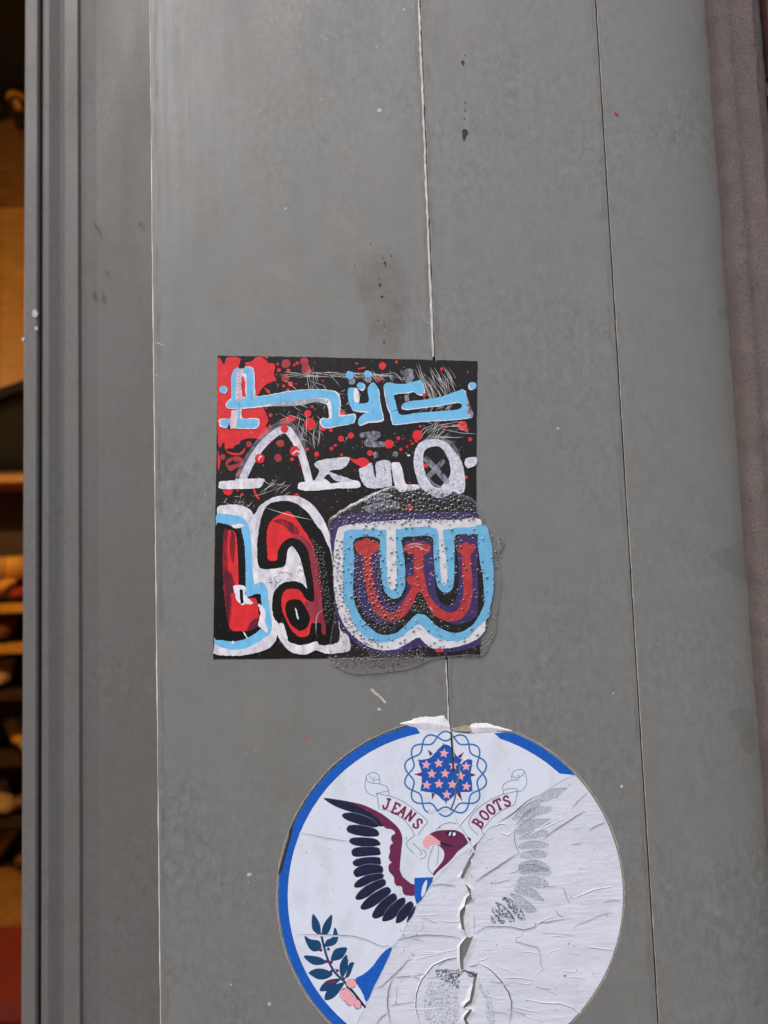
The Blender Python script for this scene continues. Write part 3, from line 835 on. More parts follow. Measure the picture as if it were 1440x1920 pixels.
# third row: big outlined letters
sh("letter_outline", R3((133,250),(200,226),(300,222),(380,240),(430,270),(457,312),(480,290),(510,240),(570,190),(650,152),(760,140),(870,150),(960,200),(1040,280),(1100,380),(1150,500),(1175,620),(1188,800),(1195,1000),(1225,1200),(1240,1350),(1310,1400),(1325,1530),(1200,1560),(1100,1560),(1020,1530),(960,1560),(880,1570),(800,1550),(740,1500),(690,1430),(672,1400),(650,1460),(600,1510),(500,1550),(350,1580),(200,1580),(102,1562),(104,1490),(118,1000),(130,400)), 'lav')
sh("letter_outline", R3((122,322),(200,306),(300,320),(370,345),(410,400),(430,480),(440,600),(447,750),(465,930),(520,915),(560,940),(585,1000),(592,1080),(610,1200),(625,1300),(610,1370),(560,1420),(480,1470),(380,1515),(280,1530),(180,1510),(108,1470),(110,1410),(118,900),(126,500)), 'blue')
sh("letter_body", R3((126,390),(200,395),(260,412),(340,430),(352,470),(378,600),(385,800),(388,1000),(402,1050),(510,1022),(525,1080),(530,1200),(540,1290),(520,1340),(460,1390),(380,1430),(280,1455),(180,1440),(104,1410),(110,1100),(118,800),(124,500)), 'ink')
sh("letter_fill", R3((190,470),(220,450),(280,460),(305,520),(315,650),(325,900),(332,960),(400,1060),(470,1060),(495,1120),(505,1230),(490,1310),(440,1350),(350,1360),(280,1360),(240,1320),(215,1200),(200,1080),(190,950),(180,700)), 'red')
sh("letter_shade", R3((186,470),(225,452),(222,600),(235,900),(260,1100),(240,1300),(215,1200),(192,950),(182,700)), 'veilr')
sh("letter_shade", R3((250,470),(285,480),(292,620),(275,760),(245,640)), 'veilr')
sh("letter_shade", R3((200,840),(250,830),(280,900),(300,960),(270,1020),(220,980)), 'veilr')
sh("letter_shade", R3((430,1280),(495,1240),(500,1310),(440,1352),(400,1355)), 'veilr')
sh("bare_chip", R3((275,960),(310,945),(385,962),(385,1030),(420,1075),(455,1105),(410,1120),(390,1110),(360,1130),(330,1105),(300,1070),(290,1020)), 'white', j=0.8)
sh("bare_chip", R3((332,990),(345,978),(360,985),(368,1105),(340,1120)), 'ink', sm=False)
sh("bare_chip", R3((498,1115),(550,1150),(570,1220),(560,1270),(587,1372),(540,1345),(498,1300),(520,1200)), 'white', j=0.7)
sh("bare_chip", R3((258,412),(310,393),(374,405),(340,430),(290,434)), 'white')
sh("bare_chip", R3((360,1362),(380,1375),(408,1422),(394,1420)), 'white')
sh("bare_chip", R3(*circ(272, 1462, 14, n=10)), 'white')
sh("letter_body", R3((540,800),(500,765),(490,620),(500,480),(530,330),(580,230),(650,195),(750,187),(830,205),(900,250),(960,310),(1020,400),(1075,470),(1115,560),(1152,650),(1172,800),(1186,1000),(1205,1180),(1228,1320),(1232,1420),(1200,1470),(1060,1486),(1025,1450),(960,1470),(880,1486),(790,1462),(750,1420),(690,1300),(640,1240),(625,1130),(640,1020),(690,950),(760,916),(840,912),(900,935),(940,975),(915,850),(875,700),(835,625),(800,594),(765,630),(755,700),(742,765),(690,790),(600,800)), 'ink')
sh("letter_fill", R3((592,717),(578,600),(580,450),(610,380),(660,330),(720,295),(770,281),(810,310),(870,390),(920,460),(960,530),(990,580),(1002,650),(1040,720),(1055,850),(1070,1000),(1076,1150),(1100,1280),(1105,1387),(1070,1370),(1065,1290),(985,1286),(960,1380),(920,1412),(860,1405),(800,1350),(760,1280),(720,1180),(710,1060),(750,990),(820,979),(880,1000),(920,1060),(960,1090),(1000,1090),(1005,1000),(985,850),(960,680),(930,600),(880,545),(800,520),(740,545),(700,590),(675,650),(664,719)), 'red')
sh("letter_shade", R3((800,500),(880,500),(960,560),(1000,650),(1040,720),(1055,850),(1070,1000),(1076,1150),(1100,1280),(1105,1387),(1070,1370),(1065,1290),(985,1286),(960,1200),(920,1100),(960,1090),(1000,1090),(1005,1000),(985,850),(960,680),(930,600),(880,545)), 'mred')
sh("letter_shade", R3((625,370),(700,350),(790,375),(850,430),(860,490),(800,480),(740,420),(660,380)), 'veilr')
sh("letter_counter", R3((742,1160),(765,1090),(830,1072),(890,1090),(935,1160),(965,1230),(950,1310),(890,1357),(830,1332),(775,1270)), 'ink')
sh("bare_chip", R3((832,1150),(850,1180),(864,1256),(845,1228)), 'white')
sh("bare_chip", R3((688,1290),(730,1298),(748,1370),(768,1430),(720,1405),(700,1330)), 'white', j=0.6)
mb = MB()
for i in range(26):       # crazing in the white bridge of the letter
    x, y = rnd.uniform(590, 890), 0
    y = 890 - (x - 590) * 0.25 + rnd.gauss(0, 32)
    pts = [(x, y)]
    for k in range(4):
        pts.append((pts[-1][0] + rnd.uniform(-16, 22), pts[-1][1] + rnd.uniform(-18, 16)))
    pts = [(380 + a / 4.8, 900 + b / 4.8) for a, b in pts]
    stroke_pts(mb, pts, rnd.uniform(0.4, 0.8), Lay.h + 0.003 + i * 0.0003, taper=True)
for a in (R3((230,1040),(222,1130),(235,1270)), R3((640,975),(660,930),(650,880)), R3((840,405),(900,440)), R3((1030,1040),(1100,1060))):
    stroke_pts(mb, smooth_open(a), 1.0, H(0.002), taper=True)
Lay.h += 0.02
mb.build("paint_cracks", MT['ink'], st, kind="stuff")
sk("scratch_mark", R3((570,250),(760,310),(990,360)), 1.6, 'scratch', 0.01, taper=True)
sk("scratch_mark", R3((1020,1400),(1030,1220),(1120,1150)), 1.1, 'scratch', 0.01, taper=True)

mb = MB()
for i in range(110):      # fine vertical wear scratches over paint and vinyl
    x, y = rnd.uniform(408, 890), rnd.uniform(675, 1225)
    l = rnd.uniform(4, 26); a = rnd.gauss(1.57, 0.12)
    stroke_pts(mb, [(x + math.cos(a) * l * t, y + math.sin(a) * l * t) for t in (-0.5, 0, 0.5)], rnd.uniform(0.3, 0.6), Lay.h + 0.002 + i * 1e-4, taper=True)
Lay.h += 0.016
mb.build("wear_scratches", MT['speck'], st, kind="stuff")
mb = MB()
for i in range(420):      # pale dust specks caught in the vinyl
    x, y = rnd.uniform(408, 890), rnd.uniform(675, 1230)
    r_ = 0.3 + 0.5 * rnd.random() ** 2
    v, f = poly_geo(circ(x, y, r_, n=5, wob=0.3), 0.303); mb.add(v, f)
mb.build("dust_specks", MT['scratch'], st, kind="stuff")
# the W with its clear resin
sh("letter_outline", R4((80,380),(120,300),(200,262),(400,250),(800,243),(1165,245),(1172,330),(1200,400),(1210,800),(1205,1100),(1200,1200),(1190,1240),(1050,1280),(900,1292),(820,1262),(750,1250),(680,1270),(580,1302),(450,1305),(320,1262),(230,1190),(160,1100),(110,950),(95,600),(80,480)), 'purple')
sh("letter_outline", R4((110,480),(130,380),(180,340),(400,315),(700,295),(1000,300),(1130,285),(1200,295),(1215,340),(1240,400),(1250,800),(1240,1100),(1222,1150),(1150,1210),(1000,1256),(850,1262),(790,1225),(735,1180),(650,1230),(540,1275),(430,1270),(330,1230),(220,1140),(150,1020),(110,850),(100,650)), 'white', j=0.6)
sh("letter_outline", R4((175,440),(188,384),(250,371),(470,371),(498,400),(500,640),(512,780),(545,826),(573,780),(575,640),(568,390),(600,366),(760,350),(870,366),(890,430),(895,560),(910,745),(935,792),(955,745),(945,580),(925,420),(940,370),(1150,350),(1180,335),(1248,345),(1270,420),(1290,500),(1300,650),(1306,760),(1295,870),(1275,960),(1272,1020),(1200,1090),(1100,1190),(1010,1210),(900,1195),(830,1160),(780,1110),(740,1085),(680,1120),(600,1185),(500,1216),(420,1216),(340,1180),(260,1090),(210,960),(175,900),(170,650)), 'blue')
sh("letter_body", R4((262,442),(438,436),(445,560),(460,740),(490,840),(540,890),(595,878),(630,820),(640,740),(630,560),(614,440),(700,422),(838,426),(850,520),(865,720),(890,810),(940,845),(990,820),(1005,750),(1010,560),(1012,420),(1080,412),(1172,410),(1185,500),(1200,620),(1225,760),(1230,900),(1220,960),(1150,1080),(1040,1146),(940,1130),(860,1080),(800,1020),(760,1000),(720,1010),(640,1090),(560,1152),(450,1156),(370,1100),(290,1000),(250,860),(258,600)), 'ink')
sh("letter_fill", R4((260,560),(350,545),(438,555),(450,740),(480,880),(520,940),(580,930),(640,850),(652,740),(640,640),(690,590),(630,470),(720,450),(830,470),(850,600),(860,760),(880,880),(940,940),(1000,920),(1030,860),(1042,700),(1035,430),(1170,430),(1180,600),(1185,960),(1150,1040),(1080,1075),(1000,1080),(920,1040),(860,980),(800,900),(740,860),(700,950),(600,1050),(520,1080),(420,1070),(340,1000),(280,900),(260,740)), 'purple')
sk("letter_fill", R4((350,470),(352,600),(370,760),(410,920),(470,1000),(540,1030),(610,990),(680,890),(725,800),(738,680),(742,500)), 17.5, 'wred', wj=0.05)
sk("letter_fill", R4((742,690),(785,870),(870,980),(980,1030),(1070,980),(1108,860),(1103,700),(1092,500)), 17.0, 'wred', 0.02, wj=0.05)
sh("letter_fill", R4((268,462),(430,460),(430,530),(380,552),(285,546)), 'wred', j=0.8)
sh("letter_fill", R4((635,490),(730,468),(826,490),(815,545),(740,560),(650,545)), 'wred', j=0.8)
sh("letter_fill", R4((1032,488),(1155,488),(1165,515),(1130,552),(1042,548)), 'wred', j=0.8)
sh("letter_fill", R4((650,740),(700,715),(740,745),(735,790),(670,785)), 'wred', j=0.8)
sh("letter_body", R4((740,838),(780,880),(800,930),(832,1000),(760,1004),(690,995),(700,930)), 'ink', j=0.8)
for a in (R4((640,500),(700,478),(790,490)), R4((650,520),(720,495),(810,535)), R4((700,650),(740,665),(785,640)), R4((820,700),(858,720)), R4((820,945),(850,985)), R4((1060,725),(1085,715))):
    sk("paint_smear", a, 1.6, 'pinkw', 0.008, taper=True)
sh("paint_drop", R4((862,1268),(930,1265),(925,1290),(870,1292)), 'red', sm=False)
sh("paint_drop", R4(*circ(670, 210, 30, 26, 14)), 'wred')

HT = Lay.h + 0.06
film = R4((62,330),(130,250),(300,150),(550,42),(760,60),(1000,92),(1150,150),(1200,220),(1240,270),(1235,330),(1300,380),(1385,470),(1345,560),(1355,650),(1360,760),(1350,900),(1332,1010),(1320,1130),(1280,1230),(1205,1322),(950,1325),(820,1350),(750,1390),(600,1430),(400,1455),(250,1455),(170,1430),(130,1400),(100,1400),(75,1340),(64,1250),(105,1000),(100,900),(84,600))
film = jit(resample(smooth_closed(film, 5), 4, True), 0.8)
def resin_sheet():
    """a low dome: falls to the panel at the rim, flat over the paint"""
    n = len(film)
    cx = sum(p[0] for p in film) / n; cy = sum(p[1] for p in film) / n
    v, f = [], []
    rings = [(1.0, 0.02), (0.997, 0.55), (0.988, HT * 0.9), (0.96, HT + 0.06), (0.7, HT + 0.10), (0.4, HT + 0.06), (0.15, HT + 0.1)]
    for s, h in rings:
        v += [P(cx + (x - cx) * s, cy + (y - cy) * s, -h / 1000) for x, y in film]
    for k in range(len(rings) - 1):
        for i in range(n):
            j = (i + 1) % n
            f.append((k * n + i, k * n + j, (k + 1) * n + j, (k + 1) * n + i))
    f.append(tuple(range((len(rings) - 1) * n, len(rings) * n)))
    return mesh_obj("clear_resin", v, f, MT['resin'], st, True)
resin_sheet()
def tube(name, pts, r, h, m, parent, closed=False, amp=0.35):
    n = len(pts); k = 6
    v, f = [], []
    for i in range(n):
        a, b = pts[i - 1] if (closed or i) else pts[0], pts[(i + 1) % n] if (closed or i < n - 1) else pts[-1]
        dx, dy = b[0] - a[0], b[1] - a[1]; d = math.hypot(dx, dy) or 1
        rr = r * (1 + rnd.uniform(-amp, amp))
        for q in range(k):
            t = math.pi * q / (k - 1)
            v.append(P(pts[i][0] - dy / d * math.cos(t) * rr, pts[i][1] + dx / d * math.cos(t) * rr, -(h + math.sin(t) * rr * 0.288 * 0.8) / 1000))
    for i in range(n if closed else n - 1):
        for q in range(k - 1):
            j = (i + 1) % n
            f.append((i * k + q, i * k + q + 1, j * k + q + 1, j * k + q))
    return mesh_obj(name, v, f, m, parent, True)
bot = [p for p in film]
low = [p for p in film if p[1] > 1236 or p[0] > 905]
tube("resin_rim", film, 1.3, 0.05, MT['resinrim'], st, True)
tube("resin_thread", jit(smooth_open(R4((75,330),(130,250),(300,150),(430,90),(540,48))), 0.8), 0.6, HT + 0.05, MT['resinrim'], st)
for a in (R4((75,1340),(150,1345),(300,1340),(370,1330)), R4((370,1370),(375,1330),(400,1300),(470,1295)), R4((370,1350),(520,1340),(700,1330),(780,1310)),
          R4((820,1345),(900,1330),(1000,1322),(1120,1312),(1200,1320)), R4((125,1395),(140,1375),(165,1385),(172,1428)), R4((1205,1240),(1260,1190),(1300,1130)), R4((1215,1260),(1280,1210),(1315,1140)),
          R4((1200,215),(1225,250),(1235,290)), R4((60,1320),(90,1390),(125,1345)), R4((1300,560),(1340,575),(1375,580)), R4((1300,590),(1315,560),(1330,520))):
    tube("resin_thread", jit(resample(smooth_open(a), 2.5), 0.5), 1.1, 0.25, MT['resinrim'], st)

sh("glue_pool", R4((85,1330),(370,1330),(380,1305),(800,1318),(815,1335),(740,1385),(600,1425),(400,1448),(250,1450),(175,1425),(135,1395)), 'pool', 0.02)
# bubbles trapped in the resin
def bubbles():
    mb, core = MB(), MB()
    placed = {}
    def ok(x, y, r):
        gx, gy = int(x // 10), int(y // 10)
        for a in (-1, 0, 1):
            for b in (-1, 0, 1):
                for (u, w, q) in placed.get((gx + a, gy + b), ()):
                    if math.hypot(x - u, y - w) < (r + q) * 0.85: return False
        placed.setdefault((gx, gy), []).append((x, y, r))
        return True
    def bub(x, y, r, h):
        n = 9
        v, f = [], []
        rings = ((1.0, 0.0), (0.93, 0.22), (0.72, 0.42), (0.4, 0.55))
        for s, z in rings:
            v += [P(x + math.cos(2 * math.pi * i / n) * r * s, y + math.sin(2 * math.pi * i / n) * r * s, -(h + z * r * 0.288) / 1000) for i in range(n)]
        for k in range(3):
            f += [(k * n + i, k * n + (i + 1) % n, (k + 1) * n + (i + 1) % n, (k + 1) * n + i) for i in range(n)]
        v.append(P(x, y, -(h + 0.6 * r * 0.288) / 1000)); t = len(v) - 1
        f += [(3 * n + i, 3 * n + (i + 1) % n, t) for i in range(n)]
        mb.add(v, f)
        if rnd.random() < 0.9:
            v, f = poly_geo(circ(x + r * 0.1, y + r * 0.1, r * 0.66, n=8, wob=0.05), h - 0.02 - rnd.random() * 0.02); core.add(v, f)  # disc just off centre: the bubble's shade laid in as colour
    zones = [(R4((300,160),(520,70),(800,60),(1000,110),(1160,170),(1180,235),(700,240),(420,240)), 120, 2.2, 5.0),
             (R4((600,100),(1000,90),(1160,190),(1160,240),(640,240)), 110, 3.4, 6.0),
             (R4((-60,450),(30,520),(70,800),(100,1000),(60,1100),(20,900),(-30,700)), 130, 1.6, 3.6),
             (film, 430, 1.6, 3.3),
             (R4((370,1310),(760,1300),(780,1340),(640,1400),(370,1405)), 60, 1.6, 3.0),
             (R4((170,1330),(370,1340),(370,1370),(170,1370)), 10, 1.6, 3.0),
             (R4((250,560),(450,560),(470,800),(600,1000),(560,1140),(440,1150),(330,1050),(260,900)), 110, 2.2, 4.2),
             (R4((690,990),(740,850),(830,1000)), 40, 2.0, 3.6),
             (R4((330,1270),(640,1300),(820,1240),(780,1290),(400,1320)), 34, 2.0, 4.2),
             (R4((100,500),(170,450),(180,900),(300,1150),(500,1260),(380,1260),(200,1140),(110,900)), 120, 1.8, 3.6),
             (R4((120,290),(600,250),(1160,250),(1170,300),(180,340)), 60, 2.0, 4.6)]
    for poly, n, r0, r1 in zones:
        xs = [p[0] for p in poly]; ys = [p[1] for p in poly]
        c = 0
        for _ in range(n * 12):
            x, y = rnd.uniform(min(xs), max(xs)), rnd.uniform(min(ys), max(ys))
            if not inside((x, y), poly): continue
            r = 1.2 * (r0 + (r1 - r0) * rnd.random() ** 1.5)
            if ok(x, y, r):
                bub(x, y, r, HT + 0.12 if y < 1240 and x < 930 else 0.5); c += 1
            if c >= n: break
    core.build("bubble_shade_discs", MT['bubbleshade'], st, kind="stuff")
    mb.build("resin_bubbles", MT['bubble'], st, True, kind="stuff")
bubbles()

# ------------------------------------------------------------------ sticker two: round printed emblem, half peeled
rs = thing("round_sticker", "large round white sticker printed with an eagle emblem, torn and half peeled to bare paper", "sticker", P(845, 2008, 0))
CX, CY, RXX, RYY = 845.0, 1680.0, 323.0, 328.0
def el(t, k=0.0):
    return (CX + (RXX - k) * math.cos(t), CY + (RYY - k) * math.sin(t))
def ang(x, y):
    return math.atan2((y - CY) / RYY, (x - CX) / RXX)
def arc(t0, t1, n, k=0.0):
    return [el(t0 + (t1 - t0) * i / n, k) for i in range(n + 1)]
def rsh(name, pts, m, h, **k):
    return shape(name, pts, h, MT[m], rs, **k)
def rsk(name, pts, w, m, h, **k):
    return stroke(name, pts, w, h, MT[m], rs, **k)
bound = [(1078, 1452), (1060, 1461), (1036, 1475), (1015, 1489), (985, 1508), (960, 1526), (935, 1542), (917, 1552), (905, 1568), (890, 1582), (880, 1592), (868, 1600), (855, 1608), (840, 1624),
         (825, 1638), (812, 1653), (800, 1671), (787, 1691), (776, 1709), (765, 1728), (757, 1745), (750, 1760), (735, 1778), (728, 1795), (720, 1812), (710, 1834), (700, 1855), (692, 1870), (685, 1885), (670, 1918), (655, 1946)]
bound = [bound[0]] + [(x + rnd.uniform(-0.9, 0.9), y + rnd.uniform(-0.9, 0.9)) for x, y in resample(bound, 7)[1:-1]] + [bound[-1]]
tA, tB = ang(*bound[0]), ang(*bound[-1])
tB2 = tB - 0.0
tL, tR = ang(778, 1359), ang(962, 1376)
top_cut = [(800, 1366), (825, 1369), (848, 1371), (862, 1374), (880, 1376), (905, 1374), (930, 1372), (950, 1375)]
t_left = tL + 2 * math.pi if tL < tB else tL      # sweep from the lower left over the left side to the top
pr = arc(tB, t_left, 90) + top_cut + arc(tR, tA, 24) + bound[1:-1]
rsh("printed_film", pr, 'sheet', 0.42, sm=False, j=0.12, thick=0.42, step=5)
# blue border ring, two lengths
ring = arc(tB, t_left, 90) ; ring_in = arc(tB - 0.03, t_left + 0.02, 90, 17.5)
rsh("border_ring", ring + ring_in[::-1], 'navyblue', 0.46, sm=False, j=0.15)
t1 = ang(925, 1374)
rsh("border_ring", [(926, 1374)] + arc(tR, tA + 0.005, 24) + arc(tA - 0.07, t1 + 0.05, 22, 18.5), 'navyblue', 0.46, sm=False, j=0.15)
# bare paper, torn open down the joint: two sheets with the gap between
tl = [(890, 1583), (886, 1600), (879, 1611), (873, 1624), (867, 1634), (862, 1645), (869, 1649), (876, 1668), (880, 1676), (873, 1684), (870, 1698), (862, 1708), (861, 1716), (863, 1732), (865, 1742), (870, 1745), (875, 1755), (864, 1769), (861, 1774), (861, 1800), (863, 1816), (868, 1819)]
tr = [(896, 1577), (889, 1604), (884, 1611), (884, 1620), (877, 1632), (871, 1645), (867, 1650), (873, 1655), (884, 1668), (884, 1677), (886, 1686), (874, 1697), (874, 1706), (870, 1721), (871, 1735), (873, 1744), (878, 1758), (889, 1755), (883, 1769), (877, 1785), (870, 1800), (870, 1818)]
tl += [(884, 1828), (889, 1830), (886, 1845), (882, 1862), (880, 1875), (872, 1881), (868, 1889), (880, 1893), (871, 1903), (868, 1910), (874, 1925), (870, 1945), (874, 1965), (872, 2006)]
tr += [(896, 1827), (893, 1842), (890, 1864), (887, 1875), (885, 1882), (875, 1888), (872, 1891), (886, 1893), (884, 1899), (878, 1908), (876, 1913), (884, 1925), (878, 1945), (880, 1965), (878, 2007)]
under = [(x - 3, y - 3) for x, y in bound]
kb = min(range(len(bound)), key=lambda i_: abs(bound[i_][0] - 893))
bl = under[kb:]
left_sheet = tl + arc(ang(872, 2006), tB, 20)[1:-1] + bl[::-1]
rsh("bare_paper", left_sheet, 'paper', 0.22, sm=False, j=0.15, thick=0.22, step=4)
right_sheet = tr + arc(ang(878, 2007), tA, 60)[1:-1] + under[:kb + 1]
rsh("bare_paper", right_sheet, 'paper', 0.215, sm=False, j=0.15, thick=0.215, step=4)

# curled lips along the tear
def lip(edge, inward, lift, w, m='flap', name="curled_edge"):
    lift *= 0.6; w *= 0.7
    e = resample(edge, 4)
    n = len(e); v, f = [], []
    for i, (x, y) in enumerate(e):
        t = max(0.0, math.sin(math.pi * i / (n - 1))) ** 0.6
        ww = w * (0.25 + 0.75 * t) * rnd.uniform(0.95, 1.05); ll = lift * t * rnd.uniform(0.92, 1.08)
        v += [P(x + inward[0] * ww, y + inward[1] * ww, -0.00024), P(x + inward[0] * ww * 0.45, y + inward[1] * ww * 0.45, -(0.26 + ll * 0.35) / 1000), P(x - inward[0] * 1.0, y - inward[1], -(0.28 + ll) / 1000)]
    for i in range(n - 1):
        for k in (0, 1):
            f.append((i * 3 + k, i * 3 + k + 1, i * 3 + k + 4, i * 3 + k + 3))
    mesh_obj(name, v, f, MT[m], rs, True)
lip(tl[4:9], (-1, 0.1), 1.2, 12); lip(tl[8:14], (-1, -0.2), 1.0, 9); lip(tl[13:17], (-1, 0.3), 1.2, 12); lip(tl[16:22], (-1, 0), 0.8, 7)
lip(tr[2:8], (1, 0.2), 0.9, 9); lip(tr[7:12], (1, -0.1), 1.3, 11); lip(tr[11:17], (1, 0.1), 1.1, 12); lip(tr[16:22], (1, 0.2), 1.3, 14)
lip(tl[24:30], (-1, 0), 1.0, 12); lip(tr[22:28], (1, 0), 1.0, 11); lip(tl[28:34], (-1, 0.2), 0.8, 9); lip(tr[27:34], (1, 0.1), 0.9, 9)
# the film folded over at the top
R9 = region(600, 1180, 4.0)
def fold(top, mid, low, name="folded_flap"):
    """torn strip rolled back on itself: rough edge on the panel, crest proud of it, rolled side facing down"""
    rows = [jit(resample(R9(*top), 2.5), 0.9), resample(R9(*mid), 2.5), jit(resample(R9(*low), 2.5), 0.4)]
    n = 40; v, f = [], []
    hs = (0.14, 0.75, 0.95, 0.50)
    pick = lambda row, t: row[min(len(row) - 1, int(t * (len(row) - 1) + 0.5))]
    for k, h in enumerate(hs):
        for i in range(n):
            t = i / (n - 1); e = min(1.0, 5 * t, 5 * (1 - t))
            if k == 0: x, y = pick(rows[0], t)
            elif k == 1:
                a, b = pick(rows[0], t), pick(rows[1], t); x, y = a[0] * 0.3 + b[0] * 0.7, a[1] * 0.3 + b[1] * 0.7
            else: x, y = pick(rows[k - 1], t)
            v.append(P(x, y, -(0.12 + (h - 0.12) * (0.3 + 0.7 * e) * rnd.uniform(0.93, 1.07)) / 1000))
    for k in range(3):
        f += [(k * n + i, k * n + i + 1, (k + 1) * n + i + 1, (k + 1) * n + i) for i in range(n - 1)]
    return mesh_obj(name, v, f, MT['flap'], rs, False)
fold(((600,702),(660,690),(720,665),(780,655),(850,657),(930,645),(950,680),(972,700)), ((602,708),(660,705),(720,708),(780,702),(850,707),(920,722),(975,732)), ((606,712),(660,722),(720,738),(780,748),(850,758),(920,768),(980,770)))
fold(((1120,722),(1150,705),(1210,702),(1260,703),(1310,722),(1380,740),(1440,758)), ((1124,735),(1160,738),(1220,738),(1280,738),(1340,746),(1400,757),(1442,762)), ((1128,776),(1180,777),(1240,772),(1300,767),(1360,766),(1410,766),(1444,765)))
rsh("torn_remnant", R4((985,1865),(1040,1850),(1110,1838),(1135,1870),(1125,1888),(1060,1886),(1000,1880)), 'tan', 0.9, j=1.0, thick=0.5)
# adhesive line round the rim
for t0, t1_, k in ((tB, t_left, -3.5), (tR, tA + 0.5, -3.5), (tA + 0.5, 1.5, -2.5)):
    pts = jit(arc(t0, t1_, 120, k), 0.7)
    rsk("adhesive_line", pts, 1.6, 'tan', 0.05, sm=False, cap=False, wj=0.5)
rsk("adhesive_line", arc(t_left - 1.0, t_left, 60, -1.4), 2.0, 'gapdark', 0.06, sm=False, cap=False, wj=0.3)
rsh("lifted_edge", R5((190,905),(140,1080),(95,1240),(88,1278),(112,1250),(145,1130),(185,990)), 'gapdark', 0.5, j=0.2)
rsh("handling_dirt", [(CX + (x - CX) * 0.985, CY + (y - CY) * 0.985) for x, y in pr], 'dirt', 0.435, sm=False, j=0.1, step=5)
mb = MB()
for i in range(120):
    x, y = rnd.uniform(525, 1160), rnd.uniform(1370, 1919)
    if math.hypot((x - CX) / RXX, (y - CY) / RYY) > 0.97: continue
    r_ = rnd.uniform(0.35, 0.9); v, f = poly_geo(circ(x, y, r_, r_ * rnd.uniform(1, 2.5), 6, 0.3), 0.53 + i * 1e-4); mb.add(v, f)
mb.build("dirt_specks", MT['speck'], rs, kind="stuff")
# emblem: chain, star field, spikes
ex, ey = 835.5, 1451.0
for s in (-1, 1):
    pts = []
    for i in range(281):
        t = 2 * math.pi * i / 280
        r_ = 69.5 + s * 8.6 * math.sin(7 * (t - math.pi))
        pts.append((ex + r_ * math.cos(t), ey + 1.02 * r_ * math.sin(t)))
    rsk("chain_ring", pts, 3.0, 'chain', 0.46 + (0.01 if s > 0 else 0), sm=False, cap=False)
for tip, b0, b1 in (((831.5,1392),(829,1401),(834,1401)), ((802,1405),(806,1418),(812,1413)), ((783,1424),(790,1425),(788,1431)), ((776,1452),(791,1448),(791,1456)),
                    ((788,1484),(790,1478),(795,1482)), ((810,1500),(809,1487),(816,1488)), ((836,1509),(834,1499),(839,1499)), ((870,1410),(858,1418),(864,1422)),
                    ((886,1427),(880,1426),(884,1434)), ((893,1453),(882,1449),(882,1457)), ((887,1484),(880,1480),(884,1476)), ((867,1503),(856,1488),(863,1485))):
    rsh("spike", [tip, b0, b1], 'maroon', 0.455, sm=False, j=0)
rsh("star_field", [(832,1396),(845,1400),(852,1411),(860,1420),(870,1425),(884,1424),(885,1436),(882,1452),(885,1468),(884,1484),(866,1485),(856,1488),(846,1497),(838,1502),(830,1500),(822,1492),(810,1486),(790,1482),(791,1465),(790,1445),(786,1427),(806,1421),(818,1409)], 'starblue', 0.47)
for x, y in ((832.5,1412.5),(799,1434),(822.5,1431),(850,1435),(874,1437),(809.5,1451),(834.5,1450.5),(863.5,1455),(800,1472),(823,1470),(848,1471),(874.6,1474.5),(837.5,1490)):
    a0 = -math.pi / 2 + rnd.uniform(-0.15, 0.15)
    rsh("star", [(x + (9.6 if i % 2 == 0 else 4.4) * math.cos(a0 + i * math.pi / 5), y + (9.6 if i % 2 == 0 else 4.4) * math.sin(a0 + i * math.pi / 5)) for i in range(10)], 'pink', 0.485, sm=False, j=0, step=20)
# ribbons
def lines(name, R, lst, w=1.3, h=0.46):
    mb = MB()
    for i, a in enumerate(lst):
        stroke_pts(mb, resample(smooth_open(R(*a)), 2), w, h + 0.0015 * i, cap=False)
    mb.build(name, MT['line'], rs)
lines("ribbon_outline", R5, [[(848,562),(835,530),(800,513),(760,530),(745,555),(738,620),(750,655),(780,680),(815,693)], [(848,562),(820,570),(792,562),(776,542)], [(848,566),(850,598)], [(800,566),(800,590)],
     [(745,555),(760,580),(800,595),(850,600),(900,620),(915,650)], [(915,650),(870,660),(820,672)], [(915,650),(920,690)], [(820,672),(830,700),(845,790)],
     [(820,672),(900,685),(980,710),(1060,755),(1130,810),(1180,850),(1210,885)], [(1210,885),(1165,940),(1135,985)], [(860,792),(910,798),(960,820),(1030,870),(1080,930),(1110,990)], [(1110,990),(1055,1030),(1050,1060),(1070,1090),(1105,1120)],
     [(1100,1045),(1160,1110),(1150,1135)], [(1165,1090),(1190,1110),(1195,1140),(1170,1160),(1148,1160)], [(1250,1065),(1220,1150),(1210,1220),(1230,1260),(1250,1275)], [(1288,1070),(1285,1150),(1275,1210)], [(1268,946),(1310,910),(1370,890),(1440,903)]])
lines("ribbon_outline", R6, [[(530,542),(530,500),(550,475),(590,465),(620,480),(635,540),(630,580),(600,615),(572,620)], [(530,508),(560,525),(600,510),(618,482)], [(578,500),(582,528)], [(530,542),(490,558),(465,582),(468,612)],
     [(468,612),(520,600),(560,602),(572,620)], [(530,542),(580,538)], [(468,612),(470,640)], [(572,620),(560,670),(550,715)], [(470,640),(400,670),(330,710),(270,760),(230,820),(230,870),(290,930)], [(470,640),(520,630),(568,618)],
     [(550,715),(480,745),(400,800),(340,870),(312,895)], [(312,895),(333,932)]])
